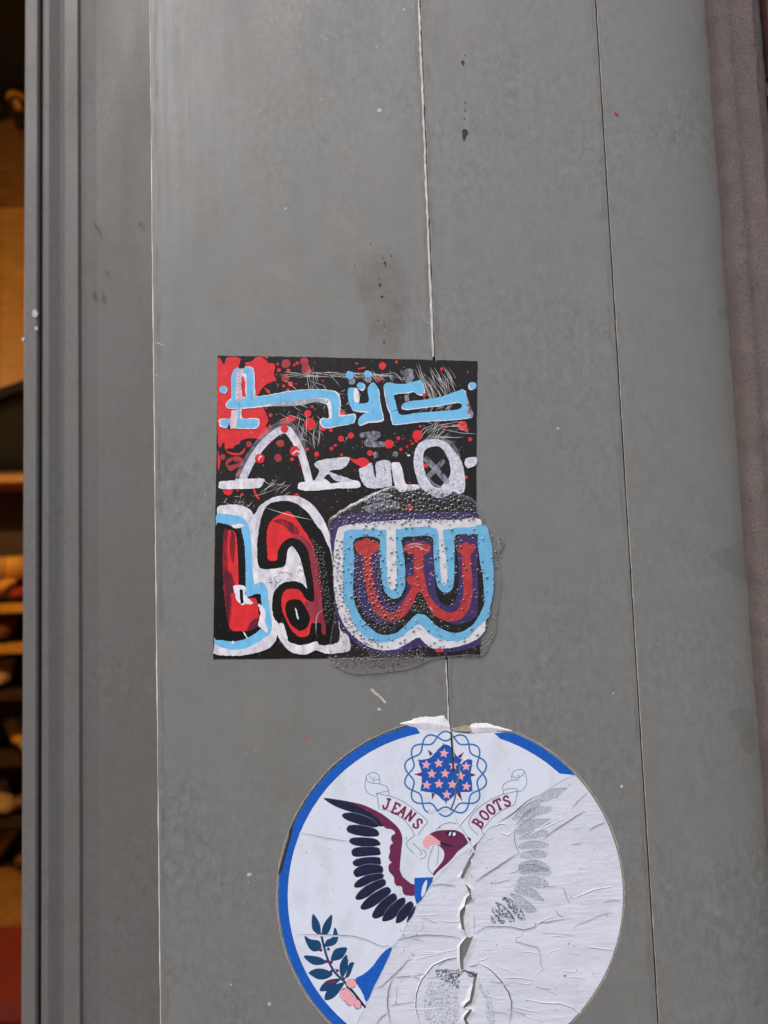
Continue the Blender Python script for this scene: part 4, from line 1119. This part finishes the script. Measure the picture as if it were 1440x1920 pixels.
# lettering, slab serif strokes
GL = {'J': [[(.40,1),(1.0,1)], [(.72,1),(.72,.25),(.55,.02),(.28,.04),(.14,.30)]],
      'E': [[(.05,1),(.85,1),(.85,.78)], [(.25,1),(.25,0)], [(.05,0),(.9,0),(.9,.22)], [(.25,.5),(.62,.5)]],
      'A': [[(.0,0),(.3,0)], [(.14,0),(.5,1),(.86,0)], [(.7,0),(1,0)], [(.28,.34),(.72,.34)]],
      'N': [[(.2,0),(.2,1)], [(.2,1),(.82,0)], [(.82,0),(.82,1)], [(.02,1),(.22,1)], [(.02,0),(.38,0)], [(.64,1),(1,1)]],
      'S': [[(.82,.74),(.76,.92),(.5,1),(.24,.90),(.20,.70),(.48,.53),(.78,.38),(.82,.16),(.52,0),(.24,.08),(.16,.28)]],
      'B': [[(.02,0),(.55,0),(.82,.1),(.82,.38),(.55,.5),(.25,.5)], [(.55,.52),(.76,.62),(.76,.88),(.55,1),(.02,1)], [(.25,0),(.25,1)]],
      'O': [[(.5,1),(.24,.88),(.12,.5),(.24,.12),(.5,0),(.76,.12),(.88,.5),(.76,.88),(.5,1),(.3,.92)]],
      'T': [[(.03,.74),(.03,1),(.97,1),(.97,.74)], [(.5,1),(.5,0)], [(.28,0),(.72,0)]]}
def letter(ch, x, y, deg, hgt=19.0, wid=14.0):
    mb = MB(); a = math.radians(deg)
    for i, s in enumerate(GL[ch]):
        pts = []
        for u_, w_ in s:
            gx, gy = (u_ - 0.5) * wid, -(w_ - 0.5) * hgt
            pts.append((x + gx * math.cos(a) - gy * math.sin(a), y + gx * math.sin(a) + gy * math.cos(a)))
        pts = smooth_open(pts) if ch in 'SOJ' and len(pts) > 4 else pts
        stroke_pts(mb, resample(pts, 1.6), 3.9, 0.47 + 0.004 * i, cap=False)
    mb.build("letter", MT['letter'], rs)
for ch, (x, y), d in (('J', R5((897,748))[0], 14), ('E', R5((968,783))[0], 24), ('A', R5((1022,803))[0], 32), ('N', R5((1077,840))[0], 38), ('S', R5((1132,897))[0], 44)):
    letter(ch, x, y, d)
for ch, (x, y), d in (('B', R6((290,845))[0], -56), ('O', R6((333,790))[0], -46), ('O', R6((380,748))[0], -36), ('T', R6((433,715))[0], -24), ('S', R6((493,690))[0], -16)):
    letter(ch, x, y, d)
# wing
def rf(pts, m='feather', h=0.465, name="feather"):
    return rsh(name, pts, m, h, j=0.1)
rf(R5((430,705),(520,715),(630,735),(700,770),(780,815),(830,850),(880,910),(840,915),(780,870),(700,830),(600,800),(520,770),(460,735)))
fe = [R5((565,840),(580,820),(650,815),(740,840),(800,870),(840,912),(800,925),(700,905),(600,870)), R5((600,935),(620,910),(700,908),(800,930),(840,960),(835,990),(750,995),(660,980),(610,960)),
      R5((618,1030),(640,1005),(720,1000),(810,1010),(850,1040),(845,1060),(760,1070),(660,1060)), R5((635,1110),(660,1080),(740,1070),(830,1075),(850,1100),(850,1130),(760,1140),(660,1145)),
      R5((645,1190),(670,1165),(750,1148),(840,1150),(855,1180),(850,1205),(760,1210),(670,1218)), R7((650,140),(680,105),(760,80),(860,94),(868,145),(800,152),(720,170),(670,178)),
      R7((655,240),(680,205),(750,165),(860,150),(872,185),(790,215),(720,250),(670,258)), R7((665,335),(690,290),(760,235),(870,192),(892,235),(820,280),(750,330),(690,350)),
      R7((703,405),(730,360),(800,300),(900,252),(932,290),(870,350),(800,400),(730,425)), R7((790,470),(810,420),(870,350),(950,300),(977,340),(930,420),(870,470),(815,490)),
      R7((865,500),(890,440),(950,370),(1020,332),(1042,360),(1010,430),(950,490),(890,510)), R7((968,520),(980,460),(1020,400),(1080,360),(1102,400),(1060,470),(1010,515)), R7((1050,520),(1070,450),(1118,392),(1098,458))]
for i, q in enumerate(fe):
    rf(q, h=0.466 + 0.001 * i)
mb = MB()
for i, q in enumerate(fe[:12]):
    k = len(q)
    stroke_pts(mb, resample(smooth_open(q[0:min(6, k)]), 2), 1.0, 0.486 + 0.0006 * i, taper=True)
mb.build("feather_highlight", MT['line'], rs)
rf(R5((630,735),(720,755),(800,790),(880,835),(960,900),(1000,950),(1018,1010),(1010,1100),(1000,1200),(998,1280)) + R7((1000,160),(1030,185),(1080,225),(1110,240),(1112,312),(1060,316),(1020,292),(1014,252),(962,228),(954,180),(926,140),(926,100),(948,82),(918,40),(925,5)) +
   R5((926,1090),(946,1070),(950,1020),(962,962),(930,938),(890,930),(835,862),(760,802),(690,768)), 'maroon', 0.482, "wing_covert")
for i, c_ in enumerate(R5((962,1010),(952,1080),(944,1150),(942,1225)) + R7((946,18),(944,118),(988,212),(1050,282))):
    rf(circ(c_[0], c_[1], 7.2, 8.6, 14, 0.04), 'maroon', 0.4835 + 0.0005 * i, "wing_covert")
rf(R5((1225,975),(1280,950),(1340,945),(1400,945),(1440,955),(1490,985),(1533,1013),(1515,1040),(1480,1070),(1430,1110),(1400,1150),(1340,1210),(1280,1260),(1255,1290),(1250,1265),(1290,1215),(1325,1165),(1330,1110),(1300,1070),(1260,1050),(1230,1020)), 'maroon', 0.47, "eagle_head")
rf(R5((1225,980),(1260,1000),(1310,1040),(1310,1056),(1240,1058),(1216,1066),(1210,1090),(1180,1070),(1173,1030),(1190,1000)), 'pink', 0.48, "beak")
rf(R5(*circ(1385, 972, 42, 20, 14, 0.03, 0.1)), 'feather', 0.485, "eye")
rf(R5((1365,985),(1372,962),(1385,960),(1378,985)), 'sheet', 0.49, "eye_glint"); rf(R5((1395,985),(1400,962),(1420,970),(1410,988)), 'sheet', 0.49, "eye_glint")
rf(R5((1300,1035),(1360,1050),(1400,1070),(1360,1068),(1310,1056)), 'feather', 0.487, "beak_line")
rsh("shield", R7((1108,185),(1250,178),(1242,212),(1160,350),(1125,382),(1110,330)), 'navyblue', 0.488, sm=False)
rsh("shield_letter", R7((1200,196),(1172,240),(1160,300),(1166,328),(1190,290),(1202,240)), 'sheet', 0.495)
rsh("blue_cloth", R7((940,708),(880,850),(805,1000),(750,1112),(720,1050),(665,945),(720,910),(790,850),(850,770),(900,722)), 'navyblue', 0.47)
for pts in (R7((345,455),(390,510),(405,560),(400,610),(360,590),(338,550)), R7((490,460),(485,540),(460,600),(420,615),(415,570),(440,510)), R7((510,555),(535,610),(530,660),(500,690),(435,700),(450,650),(490,630)),
            R7((283,620),(330,645),(390,655),(410,690),(400,725),(350,735),(310,700)), R7((600,707),(585,760),(550,795),(485,805),(490,760),(520,715)), R7((278,770),(340,768),(400,780),(445,810),(430,830),(360,838),(310,810)),
            R7((595,760),(610,810),(605,870),(570,930),(550,900),(550,830)), R7((655,820),(640,870),(620,920),(590,935),(600,890),(620,825)), R7((315,895),(370,865),(440,870),(495,905),(450,940),(390,945),(340,920)),
            R7((395,1025),(430,970),(480,945),(560,940),(530,970),(480,1020),(430,1035)), R7((437,1100),(445,1040),(500,990),(580,970),(550,1030),(500,1085))):
    rf(pts, 'leaf', 0.465 + rnd.uniform(0, 0.004), "leaf")
rsk("stem", R7((408,605),(430,700),(460,800),(510,890),(570,950),(640,1030),(735,1150)), 4.4, 'leaf', 0.475)
for x, y, r_ in ((393,593,11),(405,725,13),(463,718,12),(450,810,13),(485,815,13),(485,885,12),(530,880,12),(577,940,13)):
    rf(R7(*circ(x, y, r_, n=10)), 'maroon', 0.48, "berry")
rf(R7(*circ(485, 965, 34, 15, 12, 0.05, -0.35)), 'maroon', 0.48, "berry")
for x, y, rx, ry in ((635,975,36,34),(592,1062,46,44),(632,1104,38,36),(682,1132,26,34)):
    rf(R7(*circ(x, y, rx + 4, ry + 4, 14, 0.1)), 'maroon', 0.478 + 0.00004 * x, "blossom_outline")
    rf(R7(*circ(x, y, rx, ry, 14, 0.1)), 'pink', 0.512 + 0.00004 * x, "blossom")
rsk("stem", R7((600,1000),(650,1040),(690,1090),(735,1150)), 3.2, 'feather', 0.55)
# rubbed ghost of the other wing on the bare paper
gh = [(R6, [(735,650),(820,605),(925,595),(880,640),(760,700)], 0), (R6, [(530,825),(600,740),(730,670),(740,710),(640,790)], 0), (R6, [(560,860),(640,760),(740,725),(820,735),(780,775),(690,800)], 0),
      (R6, [(560,880),(650,830),(800,815),(800,850),(700,885),(580,930)], 0), (R6, [(580,950),(680,905),(780,900),(770,940),(600,965)], 0), (R6, [(580,1000),(680,972),(785,990),(770,1020),(600,1030)], 0),
      (R6, [(600,1060),(700,1038),(780,1060),(760,1090),(600,1100)], 0), (R6, [(590,1130),(700,1110),(790,1150),(780,1190),(600,1190)], 0), (R8, [(588,85),(690,78),(800,120),(792,160),(600,150)], 0),
      (R8, [(588,170),(700,168),(780,200),(770,250),(580,222)], 0), (R8, [(565,232),(680,255),(765,345),(680,320),(560,282)], 0), (R8, [(515,285),(600,310),(710,405),(640,420),(570,360)], 0),
      (R8, [(452,315),(520,325),(600,400),(625,470),(580,470),(520,400)], 1), (R8, [(410,350),(470,370),(545,450),(545,495),(490,470)], 1), (R8, [(380,390),(430,405),(478,470),(470,500),(430,485)], 1), (R8, [(380,442),(412,478),(412,500),(384,500)], 1)]
for i, (R, pts, d) in enumerate(gh):
    rsh("rubbed_feather", R(*pts), 'ghostd' if d else 'ghost', 0.24 + 0.002 * i, j=0.6)
    rsk("rubbed_feather_line", R(*pts[:3]), 0.9, 'line', 0.275 + 0.0005 * i, taper=True)
rsh("rubbed_print", R7((1260,880),(1330,868),(1400,872),(1450,870),(1480,890),(1440,930),(1400,980),(1340,920)), 'ghostd', 0.25, j=1)
rsh("rubbed_print", R8((0,835),(100,850),(180,838),(160,860),(150,960),(100,930),(30,900),(0,890)), 'ghostd', 0.252, j=1)
rsh("rubbed_print", R8((190,835),(290,850),(270,880),(220,870)), 'ghostd', 0.254, j=1)
rsh("rubbed_print", R7((1200,1000),(1300,960),(1420,1000),(1430,1280),(1200,1280)), 'ghostl', 0.256, j=1)
rsh("rubbed_print", R8((290,920),(340,960),(390,1050),(410,1200),(360,1200),(330,1050)), 'ghostl', 0.258, j=1)
for x, y, r_ in ((855,872,7),(905,872,9),(870,925,5),(842,955,4),(50,310,3)):
    rsh("rubbed_print", R8(*circ(x, y, r_, r_, 8, 0.3)), 'ghostd', 0.26 + x * 1e-5, j=0.2)
rsh("rubbed_print", R5((1440,1080),(1480,1070),(1500,1050),(1530,1020),(1500,1000),(1470,1040)), 'ghostd', 0.5, j=0.6)
rsk("rubbed_print", R6((740,640),(640,690),(540,775),(440,838)), 1.8, 'maroon', 0.43, taper=True)
# cracks: dark split with one lifted lip
def crack(pts, w, side=1, lift=0.35, lw=2.8, h=0.26, m='paper'):
    lift *= 0.38; w *= 0.8
    p = jit(resample(pts, 3.5), 0.45)
    mb = MB(); stroke_pts(mb, p, w, h, taper=True)
    mb.build("crack", MT['crackd'], rs)
    n = len(p); v, f = [], []
    for i in range(n):
        a, b = p[max(0, i - 1)], p[min(n - 1, i + 1)]
        dx, dy = b[0] - a[0], b[1] - a[1]; d = math.hypot(dx, dy) or 1
        t = math.sin(math.pi * i / (n - 1)) ** 0.5 if 0 < i < n - 1 else 0.0
        nx, ny = -dy / d * side, dx / d * side
        q = (p[i][0] + nx * w * 0.35, p[i][1] + ny * w * 0.35)
        v += [P(q[0], q[1], -(h + 0.003) / 1000), P(q[0], q[1], -(h + 0.006 + lift * t) / 1000), P(q[0] + nx * lw, q[1] + ny * lw, -(h - 0.03) / 1000)]
    for i in range(n - 1):
        for k in (0, 1):
            f.append((i * 3 + k, i * 3 + k + 1, i * 3 + k + 4, i * 3 + k + 3))
    mesh_obj("crack_lip", v, f, MT[m], rs, False)
for pts, w, s, l in ((R8((265,205),(320,165),(430,95),(545,15),(575,-5)), 2.6, 1, 0.9), (R6((330,930),(300,970),(250,1022),(225,1060)), 2.4, 1, 0.8),
        (R6((595,1085),(560,1020),(548,960),(550,900),(570,870)), 1.6, 1, 0.5), (R6((550,905),(500,935),(440,915)), 1.4, 1, 0.5), (R6((490,860),(450,852),(380,880)), 1.8, 1, 0.6),
        (R6((745,965),(820,905),(950,820),(1045,760),(1070,768)), 2.0, 1, 0.6), (R6((950,745),(1000,690),(1065,628)), 1.2, 1, 0.4), (R6((1075,895),(1110,875),(1195,838)), 1.6, 1, 0.5),
        (R6((570,890),(620,840),(700,790)), 1.4, 1, 0.4), (R8((262,580),(300,545),(350,520),(520,522),(615,545),(690,525),(700,500),(780,488),(880,470),(965,455)), 2.0, 1, 0.6),
        (R8((615,545),(600,585),(560,600),(560,628),(640,650),(710,668),(728,710),(730,770),(748,825),(700,868)), 1.5, 1, 0.4), (R8((0,588),(80,588),(150,602),(175,625)), 1.4, 1, 0.4),
        (R8((750,140),(758,190),(752,235),(810,236),(855,232)), 1.2, 1, 0.3), (R8((885,230),(905,270),(925,330),(950,355)), 1.5, 1, 0.4), (R8((945,290),(955,318)), 1.2, 1, 0.3), (R8((840,400),(860,435),(905,455)), 1.4, 1, 0.4),
        (R8((950,330),(1040,290),(1130,258),(1250,240)), 1.5, -1, 0.5), (R8((1050,668),(1150,678),(1255,695)), 1.6, -1, 0.5), (R8((620,1040),(750,1065),(880,1070),(960,1100),(1018,1138)), 1.8, -1, 0.6),
        (R8((535,1095),(640,1120),(740,1135)), 1.2, -1, 0.4), (R8((460,905),(495,885),(600,890),(690,907)), 1.4, -1, 0.4), (R8((1180,345),(1250,335),(1310,335)), 1.2, 1, 0.4),
        (R8((295,780),(380,830),(450,900),(505,985),(528,1060),(525,1140),(505,1213)), 3.2, -1, 0.9), (R8((0,800),(60,760),(150,740)), 1.6, 1, 0.6), (R8((220,805),(270,795),(295,780)), 1.6, 1, 0.6),
        (R7((1436,780),(1340,800),(1250,842),(1160,950),(1122,1060),(1118,1150),(1150,1280)), 2.8, 1, 0.8), (R7((950,930),(915,1010),(905,1120),(915,1210),(930,1285)), 2.8, -1, 0.8),
        (R7((800,1005),(860,1000),(940,925),(990,880),(1060,800),(1100,785)), 2.0, 1, 0.6), (R7((950,930),(1030,925),(1100,920),(1165,955)), 1.8, 1, 0.5), (R7((820,1280),(860,1230),(910,1190)), 2.0, 1, 0.6),
        (R7((915,1145),(1000,1130),(1110,1112)), 1.2, 1, 0.4), (R7((975,990),(975,1130)), 1.0, 1, 0.3), (R7((1110,1040),(1095,1110)), 1.0, 1, 0.3), (R7((1085,740),(1095,760),(1120,772)), 1.4, 1, 0.4), (R7((1030,700),(1025,740),(1005,750)), 1.4, 1, 0.4),
        (R7((960,660),(1030,635),(1110,620),(1210,612),(1330,618),(1436,628)), 1.8, 1, 0.6), (R7((1220,245),(1310,232),(1420,248)), 1.6, 1, 0.5), (R7((1170,515),(1172,580)), 0.9, 1, 0.2), (R7((1335,320),(1336,340)), 1.2, 1, 0.2),
        (R8((0,225),(50,220),(130,235)), 1.4, 1, 0.5), (R8((320,165),(320,180)), 1.8, 1, 0.5), (R8((258,430),(262,500),(258,575)), 1.4, 1, 0.6)):
    crack(pts, w, s, l)
for pts, w, s, l in ((R5((245,963),(300,972),(420,1000),(520,1018),(620,1028)), 1.3, 1, 0.25), (R7((220,608),(400,608),(500,612),(650,620),(750,650),(830,685),(870,697),(945,692),(960,665)), 1.6, 1, 0.4),
        (R5((1215,806),(1290,806),(1375,792)), 0.8, 1, 0.1), (R6((290,712),(215,800),(160,866),(130,892)), 1.8, 1, 0.3), (R6((125,780),(140,840),(165,870),(200,920),(270,1055)), 1.1, 1, 0.2),
        (R6((232,382),(190,405),(168,430)), 1.0, 1, 0.15)):
    crack(pts, w, s, l, 3.0, 0.50, 'sheet' if w < 2 else 'sheet')
for k in range(46):       # fine flat creases fanning out from the tear
    y0_ = rnd.uniform(1560, 1915); side_ = 1 if rnd.random() < 0.75 else -1
    x0_ = 880 + side_ * rnd.uniform(15, 250 if side_ > 0 else 90)
    if math.hypot((x0_ - CX) / RXX, (y0_ - CY) / RYY) > 0.9 or (side_ < 0 and x0_ < 1700 - y0_ * 0.52): continue
    a_ = math.radians(-24 * (1790 - y0_) / 200 + rnd.gauss(0, 7)) * side_
    L_ = rnd.uniform(16, 70); pts = [(x0_, y0_)]
    for q in range(4):
        pts.append((pts[-1][0] + math.cos(a_) * L_ / 4 * side_, pts[-1][1] + math.sin(a_) * L_ / 4 * side_ + rnd.uniform(-1.6, 1.6)))
    if any(math.hypot((x - CX) / RXX, (y - CY) / RYY) > 0.97 for x, y in pts): continue
    crack(pts, rnd.uniform(0.6, 1.1), rnd.choice((1, -1)), 0.3, 2.4, 0.262 + 0.0004 * k)
rsk("split", [(846, 1373), (847, 1395), (849, 1420), (850, 1446)], 3.4, 'gapdark', 0.56)
rsk("split", [(848, 1374), (849.5, 1395), (851.5, 1420)], 1.4, 'tan', 0.59)
rsk("split", R6((168,428),(158,470),(148,530),(125,605),(128,650),(115,700),(94,752)), 2.8, 'crackd', 0.56)
rsk("split", R6((160,440),(150,520),(118,600)), 0.9, 'tan', 0.58)

# ------------------------------------------------------------------ shop interior, warm lamps
def cyl(mb, c, r0, r1, z0, z1, n=16):
    v = [(c[0] + math.cos(2 * math.pi * i / n) * r, c[1] + math.sin(2 * math.pi * i / n) * r, z) for r, z in ((r0, z0), (r1, z1)) for i in range(n)]
    f = [(i, (i + 1) % n, n + (i + 1) % n, n + i) for i in range(n)] + [tuple(range(n))[::-1], tuple(range(n, 2 * n))]
    return mb.add(v, f)
YB = 3.35                                           # front of the shelves
def zi(py, d=YB): return P(20, py, d).z
SX0, SX1 = -2.75, -0.9
shelf = thing("shoe_shelf", "tall amber wood shelving stocked with leather boots and shoes", "shelf", ((SX0 + SX1) / 2, YB + 0.2, 0.02))
for x in (SX0, SX1 - 0.04):
    MB().box(x, x + 0.04, YB + 0.004, YB + 0.36, 0.02, zi(905)).build("side_panel", MT['wooddark'], shelf)
MB().box(SX0 + 0.04, SX1 - 0.04, YB + 0.36, YB + 0.38, 0.02, zi(905)).build("back_panel", MT['wooddark'], shelf)
levels = [zi(q) for q in (1132, 1208, 1296, 1420, 1535)]
for z in levels:
    MB().box(SX0 + 0.042, SX1 - 0.042, YB, YB + 0.358, z - 0.045, z).build("shelf_board", MT['leather_gold' if levels.index(z) < 2 else 'wooddark'], shelf)
MB().box(SX0, SX1, YB - 0.01, YB + 0.38, zi(905), zi(905) + 0.04).build("top_board", MT['wood'], shelf)

def shoe(loc, rz, m, tall, label, group="shoes on the shop shelves"):
    """boot or shoe: shaft, foot, sole and heel, lofted from ellipses; toe points to -y"""
    th = thing("boot" if tall > 0.12 else "shoe", label, "boot" if tall > 0.12 else "shoe", loc, group)
    th.rotation_euler = (0, 0, rz)
    th.scale = (1.25, 1.1, 1.15)
    base = LOC.pop(th.name); LOC[th.name] = Vector((0, 0, 0))
    def loft(name, secs, m, n=14):
        v, f = [], []
        for (cx, cy, cz, rx, ry, tilt) in secs:
            for i in range(n):
                a = 2 * math.pi * i / n
                u, w = rx * math.cos(a), ry * math.sin(a)
                v.append((cx + u, cy + w * math.cos(tilt), cz + w * math.sin(tilt)))
        for k in range(len(secs) - 1):
            f += [(k * n + i, k * n + (i + 1) % n, (k + 1) * n + (i + 1) % n, (k + 1) * n + i) for i in range(n)]
        f += [tuple(range(n))[::-1], tuple(range((len(secs) - 1) * n, len(secs) * n))]
        return mesh_obj(name, v, f, m, th, True)
    q = math.pi / 2
    loft("foot", [(0, -0.145, 0.035, 0.012, 0.012, q), (0, -0.13, 0.04, 0.03, 0.022, q), (0, -0.09, 0.046, 0.044, 0.03, q), (0, -0.03, 0.055, 0.042, 0.040, q * 0.9), (0, 0.02, 0.075, 0.038, 0.055, q * 0.7),
                  (0, 0.06, 0.10, 0.038, 0.055, q * 0.3), (0, 0.07, 0.12, 0.040, 0.05, 0)], m)
    if tall > 0.02:
        loft("shaft", [(0, 0.07, 0.11, 0.042, 0.052, 0), (0, 0.072, 0.11 + tall * 0.4, 0.050, 0.060, 0), (0, 0.074, 0.11 + tall, 0.058, 0.070, 0)], m)
    loft("sole", [(0, -0.01, 0.018, 0.043, 0.135, 0), (0, -0.01, 0.028, 0.045, 0.138, 0)], MT['sole'])
    loft("heel", [(0, 0.08, 0.0, 0.030, 0.034, 0), (0, 0.082, 0.018, 0.034, 0.040, 0)], MT['sole'])
    return th
SHO = [('leather_tan', 'tan'), ('leather_red', 'red'), ('leather_brown', 'brown'), ('leather_black', 'black'), ('leather_gold', 'honey coloured')]
where = ["on the top open shelf", "on the second shelf", "on the third shelf", "on the fourth shelf", "on the lowest shelf"]
for li, z in enumerate(levels):
    x = -2.30
    order = [[3, 0, 4, 1], [1, 3, 2, 0], [3, 4, 0, 2], [1, 2, 4, 0], [3, 4, 0, 2]][li]
    for k in range(1, 4):
        key, word = SHO[order[k]]
        tall = 0.10 if li == 0 else 0.02
        shoe((x + k * 0.15 + rnd.uniform(-0.03, 0.03), YB + 0.17 + rnd.uniform(-0.06, 0.06), z), rnd.uniform(-1.2, 1.2), MT[key], tall if z + 0.13 + tall < ([zi(905)] + levels)[li] else 0.0, "%s leather shoe %s of the warm shop" % (word, where[li]))
for k in range(3):
    shoe((-2.05 + 0.19 * k, YB + 0.20, 0.021), rnd.uniform(-0.6, 0.6), MT[('leather_gold', 'leather_brown', 'leather_tan')[k]], 0.0, "%s leather shoe on the plank floor under the shelves" % ("honey coloured", "brown", "tan")[k])
# hanging rail with black jackets above the shelves
rail = thing("clothes_rail", "dark slanting clothes rail fixed above the shoe shelves", "rail", (-1.8, YB, zi(720)))
z0 = zi(728)
mbx = MB()
for k in range(1):
    v = [(-2.7, YB - 0.03, z0 - 0.30), (-2.7, YB + 0.03, z0 - 0.30), (-2.7, YB + 0.03, z0 - 0.25), (-2.7, YB - 0.03, z0 - 0.25), (-1.0, YB - 0.03, z0 + 0.25), (-1.0, YB + 0.03, z0 + 0.25), (-1.0, YB + 0.03, z0 + 0.30), (-1.0, YB - 0.03, z0 + 0.30)]
    mbx.add(v, [(0, 1, 2, 3), (7, 6, 5, 4), (0, 4, 5, 1), (1, 5, 6, 2), (2, 6, 7, 3), (3, 7, 4, 0)])
mbx.build("bar", MT['cloth'], rail)
MB().box(-2.72, -2.66, YB - 0.02, RY1, z0 - 0.29, z0 - 0.26).build("bracket", MT['wooddark'], rail)
MB().box(-1.06, -1.0, YB - 0.02, RY1, z0 + 0.26, z0 + 0.29).build("bracket", MT['wooddark'], rail)
def jacket(x, label):
    th = thing("jacket", label, "jacket", (x, YB + 0.1, zi(905) + 0.05), "jackets hanging from the rail")
    zb, zt = zi(893) + 0.05, zi(745)
    secs = [(zb, 0.20, 0.05), (zb + 0.1, 0.20, 0.055), ((zb + zt) / 2, 0.19, 0.06), (zt - 0.10, 0.22, 0.06), (zt - 0.03, 0.15, 0.05), (zt, 0.06, 0.04)]
    n = 16; v, f = [], []
    for z, rx, ry in secs:
        v += [(x + math.cos(2 * math.pi * i / n) * rx, YB + 0.1 + math.sin(2 * math.pi * i / n) * ry * (1 + 0.2 * math.sin(3 * i)), z) for i in range(n)]
    for k in range(len(secs) - 1):
        f += [(k * n + i, k * n + (i + 1) % n, (k + 1) * n + (i + 1) % n, (k + 1) * n + i) for i in range(n)]
    f += [tuple(range(n))[::-1], tuple(range((len(secs) - 1) * n, len(secs) * n))]
    mesh_obj("body", v, f, MT['cloth'], th, True)
    for s in (-1, 1):
        mb = MB(); vv, ff = [], []
        for z, off, r_ in ((zt - 0.06, 0.17, 0.05), (zt - 0.2, 0.22, 0.05), (zb + 0.08, 0.25, 0.04)):
            vv += [(x + s * off + math.cos(2 * math.pi * i / 10) * r_, YB + 0.1 + math.sin(2 * math.pi * i / 10) * r_, z) for i in range(10)]
        for k in range(2):
            ff += [(k * 10 + i, k * 10 + (i + 1) % 10, (k + 1) * 10 + (i + 1) % 10, (k + 1) * 10 + i) for i in range(10)]
        ff += [tuple(range(20, 30))]
        mesh_obj("sleeve", vv, ff, MT['cloth'], th, True)
jacket(P(14, 820, YB + 0.1).x, "black jacket hanging from the rail above the shoe shelves")
# wood wall panelling high on the back wall, with a dark brace and goods above it
pn = thing("wood_panelling", "amber wood panelling on the upper back wall of the shop", "panelling", (-1.8, RY1, zi(690)))
for k in range(8):
    MB().box(-3.1 + k * 0.33, -3.1 + k * 0.33 + 0.326, YB + 0.30, YB + 0.33, zi(700), zi(335)).build("board", MT['wood'], pn)
top = MB().box(-3.1, -0.5, YB + 0.25, YB + 0.42, zi(335), zi(90)).build("bulkhead", MT['woodmid'])
top["label"] = "dark brown timber bulkhead under the black shop ceiling"; top["category"] = "bulkhead"
br = MB().add([(-2.6, YB + 0.2, zi(230)), (-2.6, YB + 0.245, zi(230)), (-2.6, YB + 0.245, zi(215)), (-2.6, YB + 0.2, zi(215)), (-1.1, YB + 0.2, zi(150) + 0.25), (-1.1, YB + 0.245, zi(150) + 0.25), (-1.1, YB + 0.245, zi(135) + 0.25), (-1.1, YB + 0.2, zi(135) + 0.25)],
              [(0, 1, 2, 3), (7, 6, 5, 4), (0, 4, 5, 1), (1, 5, 6, 2), (2, 6, 7, 3), (3, 7, 4, 0)]).build("timber_brace", MT['cloth'])
br["label"] = "black slanting timber brace across the brown bulkhead"; br["category"] = "brace"
shoe((-1.93, YB + 0.14, zi(190)), 0.3, MT['leather_gold'], 0.2, "honey coloured boot displayed high against the dark bulkhead", "boots displayed on the bulkhead")
shoe((-1.76, YB + 0.14, zi(270)), -0.4, MT['leather_red'], 0.2, "red boot displayed high against the dark bulkhead", "boots displayed on the bulkhead")
# red upholstered bench near the door
rb = thing("upholstered_bench", "red upholstered bench with a chamfered seat standing on the plank floor", "bench", (-1.15, 1.75, 0.02))
def bev_box(name, x0, x1, y0, y1, z0, z1, b, m, parent):
    v = []
    for z, i in ((z0, 0), (z1 - b, 0), (z1, b)):
        v += [(x0 + i, y0 + i, z), (x1 - i, y0 + i, z), (x1 - i, y1 - i, z), (x0 + i, y1 - i, z)]
    f = [(3, 2, 1, 0), (8, 9, 10, 11)]
    for k in (0, 4):
        f += [(k + i, k + (i + 1) % 4, k + 4 + (i + 1) % 4, k + 4 + i) for i in range(4)]
    return mesh_obj(name, v, f, m, parent)
bev_box("seat", -1.6, -0.75, 1.45, P(20, 1728, 1.9).y, 0.30, P(20, 1728, 1.9).z, 0.03, MT['redbox'], rb)
bev_box("base", -1.56, -0.79, 1.49, 1.86, 0.06, 0.298, 0.01, MT['leather_red'], rb)
for x in (-1.52, -0.85):
    for y in (1.53, 1.80):
        MB().box(x, x + 0.04, y, y + 0.04, 0.022, 0.06).build("leg", MT['wooddark'], rb)

def pendant(x, y, z, power, where_):
    th = thing("pendant_lamp", "small brass pendant lamp glowing warm " + where_, "lamp", (x, y, z), "pendant lamps in the shop")
    mb = MB(); cyl(mb, (x, y), 0.06, 0.03, z, z + 0.12); mb.f = mb.f[:16]
    mb.build("shade", MT['brass'], th)
    mb = MB(); cyl(mb, (x, y), 0.008, 0.008, z + 0.14, RZ); mb.build("cord", MT['cloth'], th)
    m, t, N, Lk, B = new_mat("warm_bulb")
    B.inputs["Emission Color"].default_value = (1, 0.6, 0.25, 1); B.inputs["Emission Strength"].default_value = 8
    mb = MB(); cyl(mb, (x, y), 0.02, 0.035, z + 0.02, z + 0.07); mb.build("bulb", m, th)
    L = bpy.data.lights.new("bulb_light", 'POINT'); L.energy = power; L.color = (1.0, 0.64, 0.26); L.shadow_soft_size = 0.06
    lo = bpy.data.objects.new("bulb_light", L); COL.objects.link(lo); lo.parent = th; lo.location = (0, 0, -0.03)
pendant(-0.95, 2.1, 2.75, 40, 'behind the clad column')
pendant(-2.9, 2.1, 2.75, 40, 'by the left wall of the shop')

# finer pieces hang under the piece they belong to
def adopt(parent_name, *kinds):
    par = next(o for o in rs.children if o.name.split('.')[0] == parent_name)
    for o in list(rs.children):
        if o.name.split('.')[0] in kinds and o is not par:
            o.parent = par
adopt("eagle_head", "beak", "eye", "eye_glint", "beak_line")
adopt("star_field", "star", "spike")
adopt("stem", "leaf", "berry", "blossom", "blossom_outline")
adopt("shield", "shield_letter")
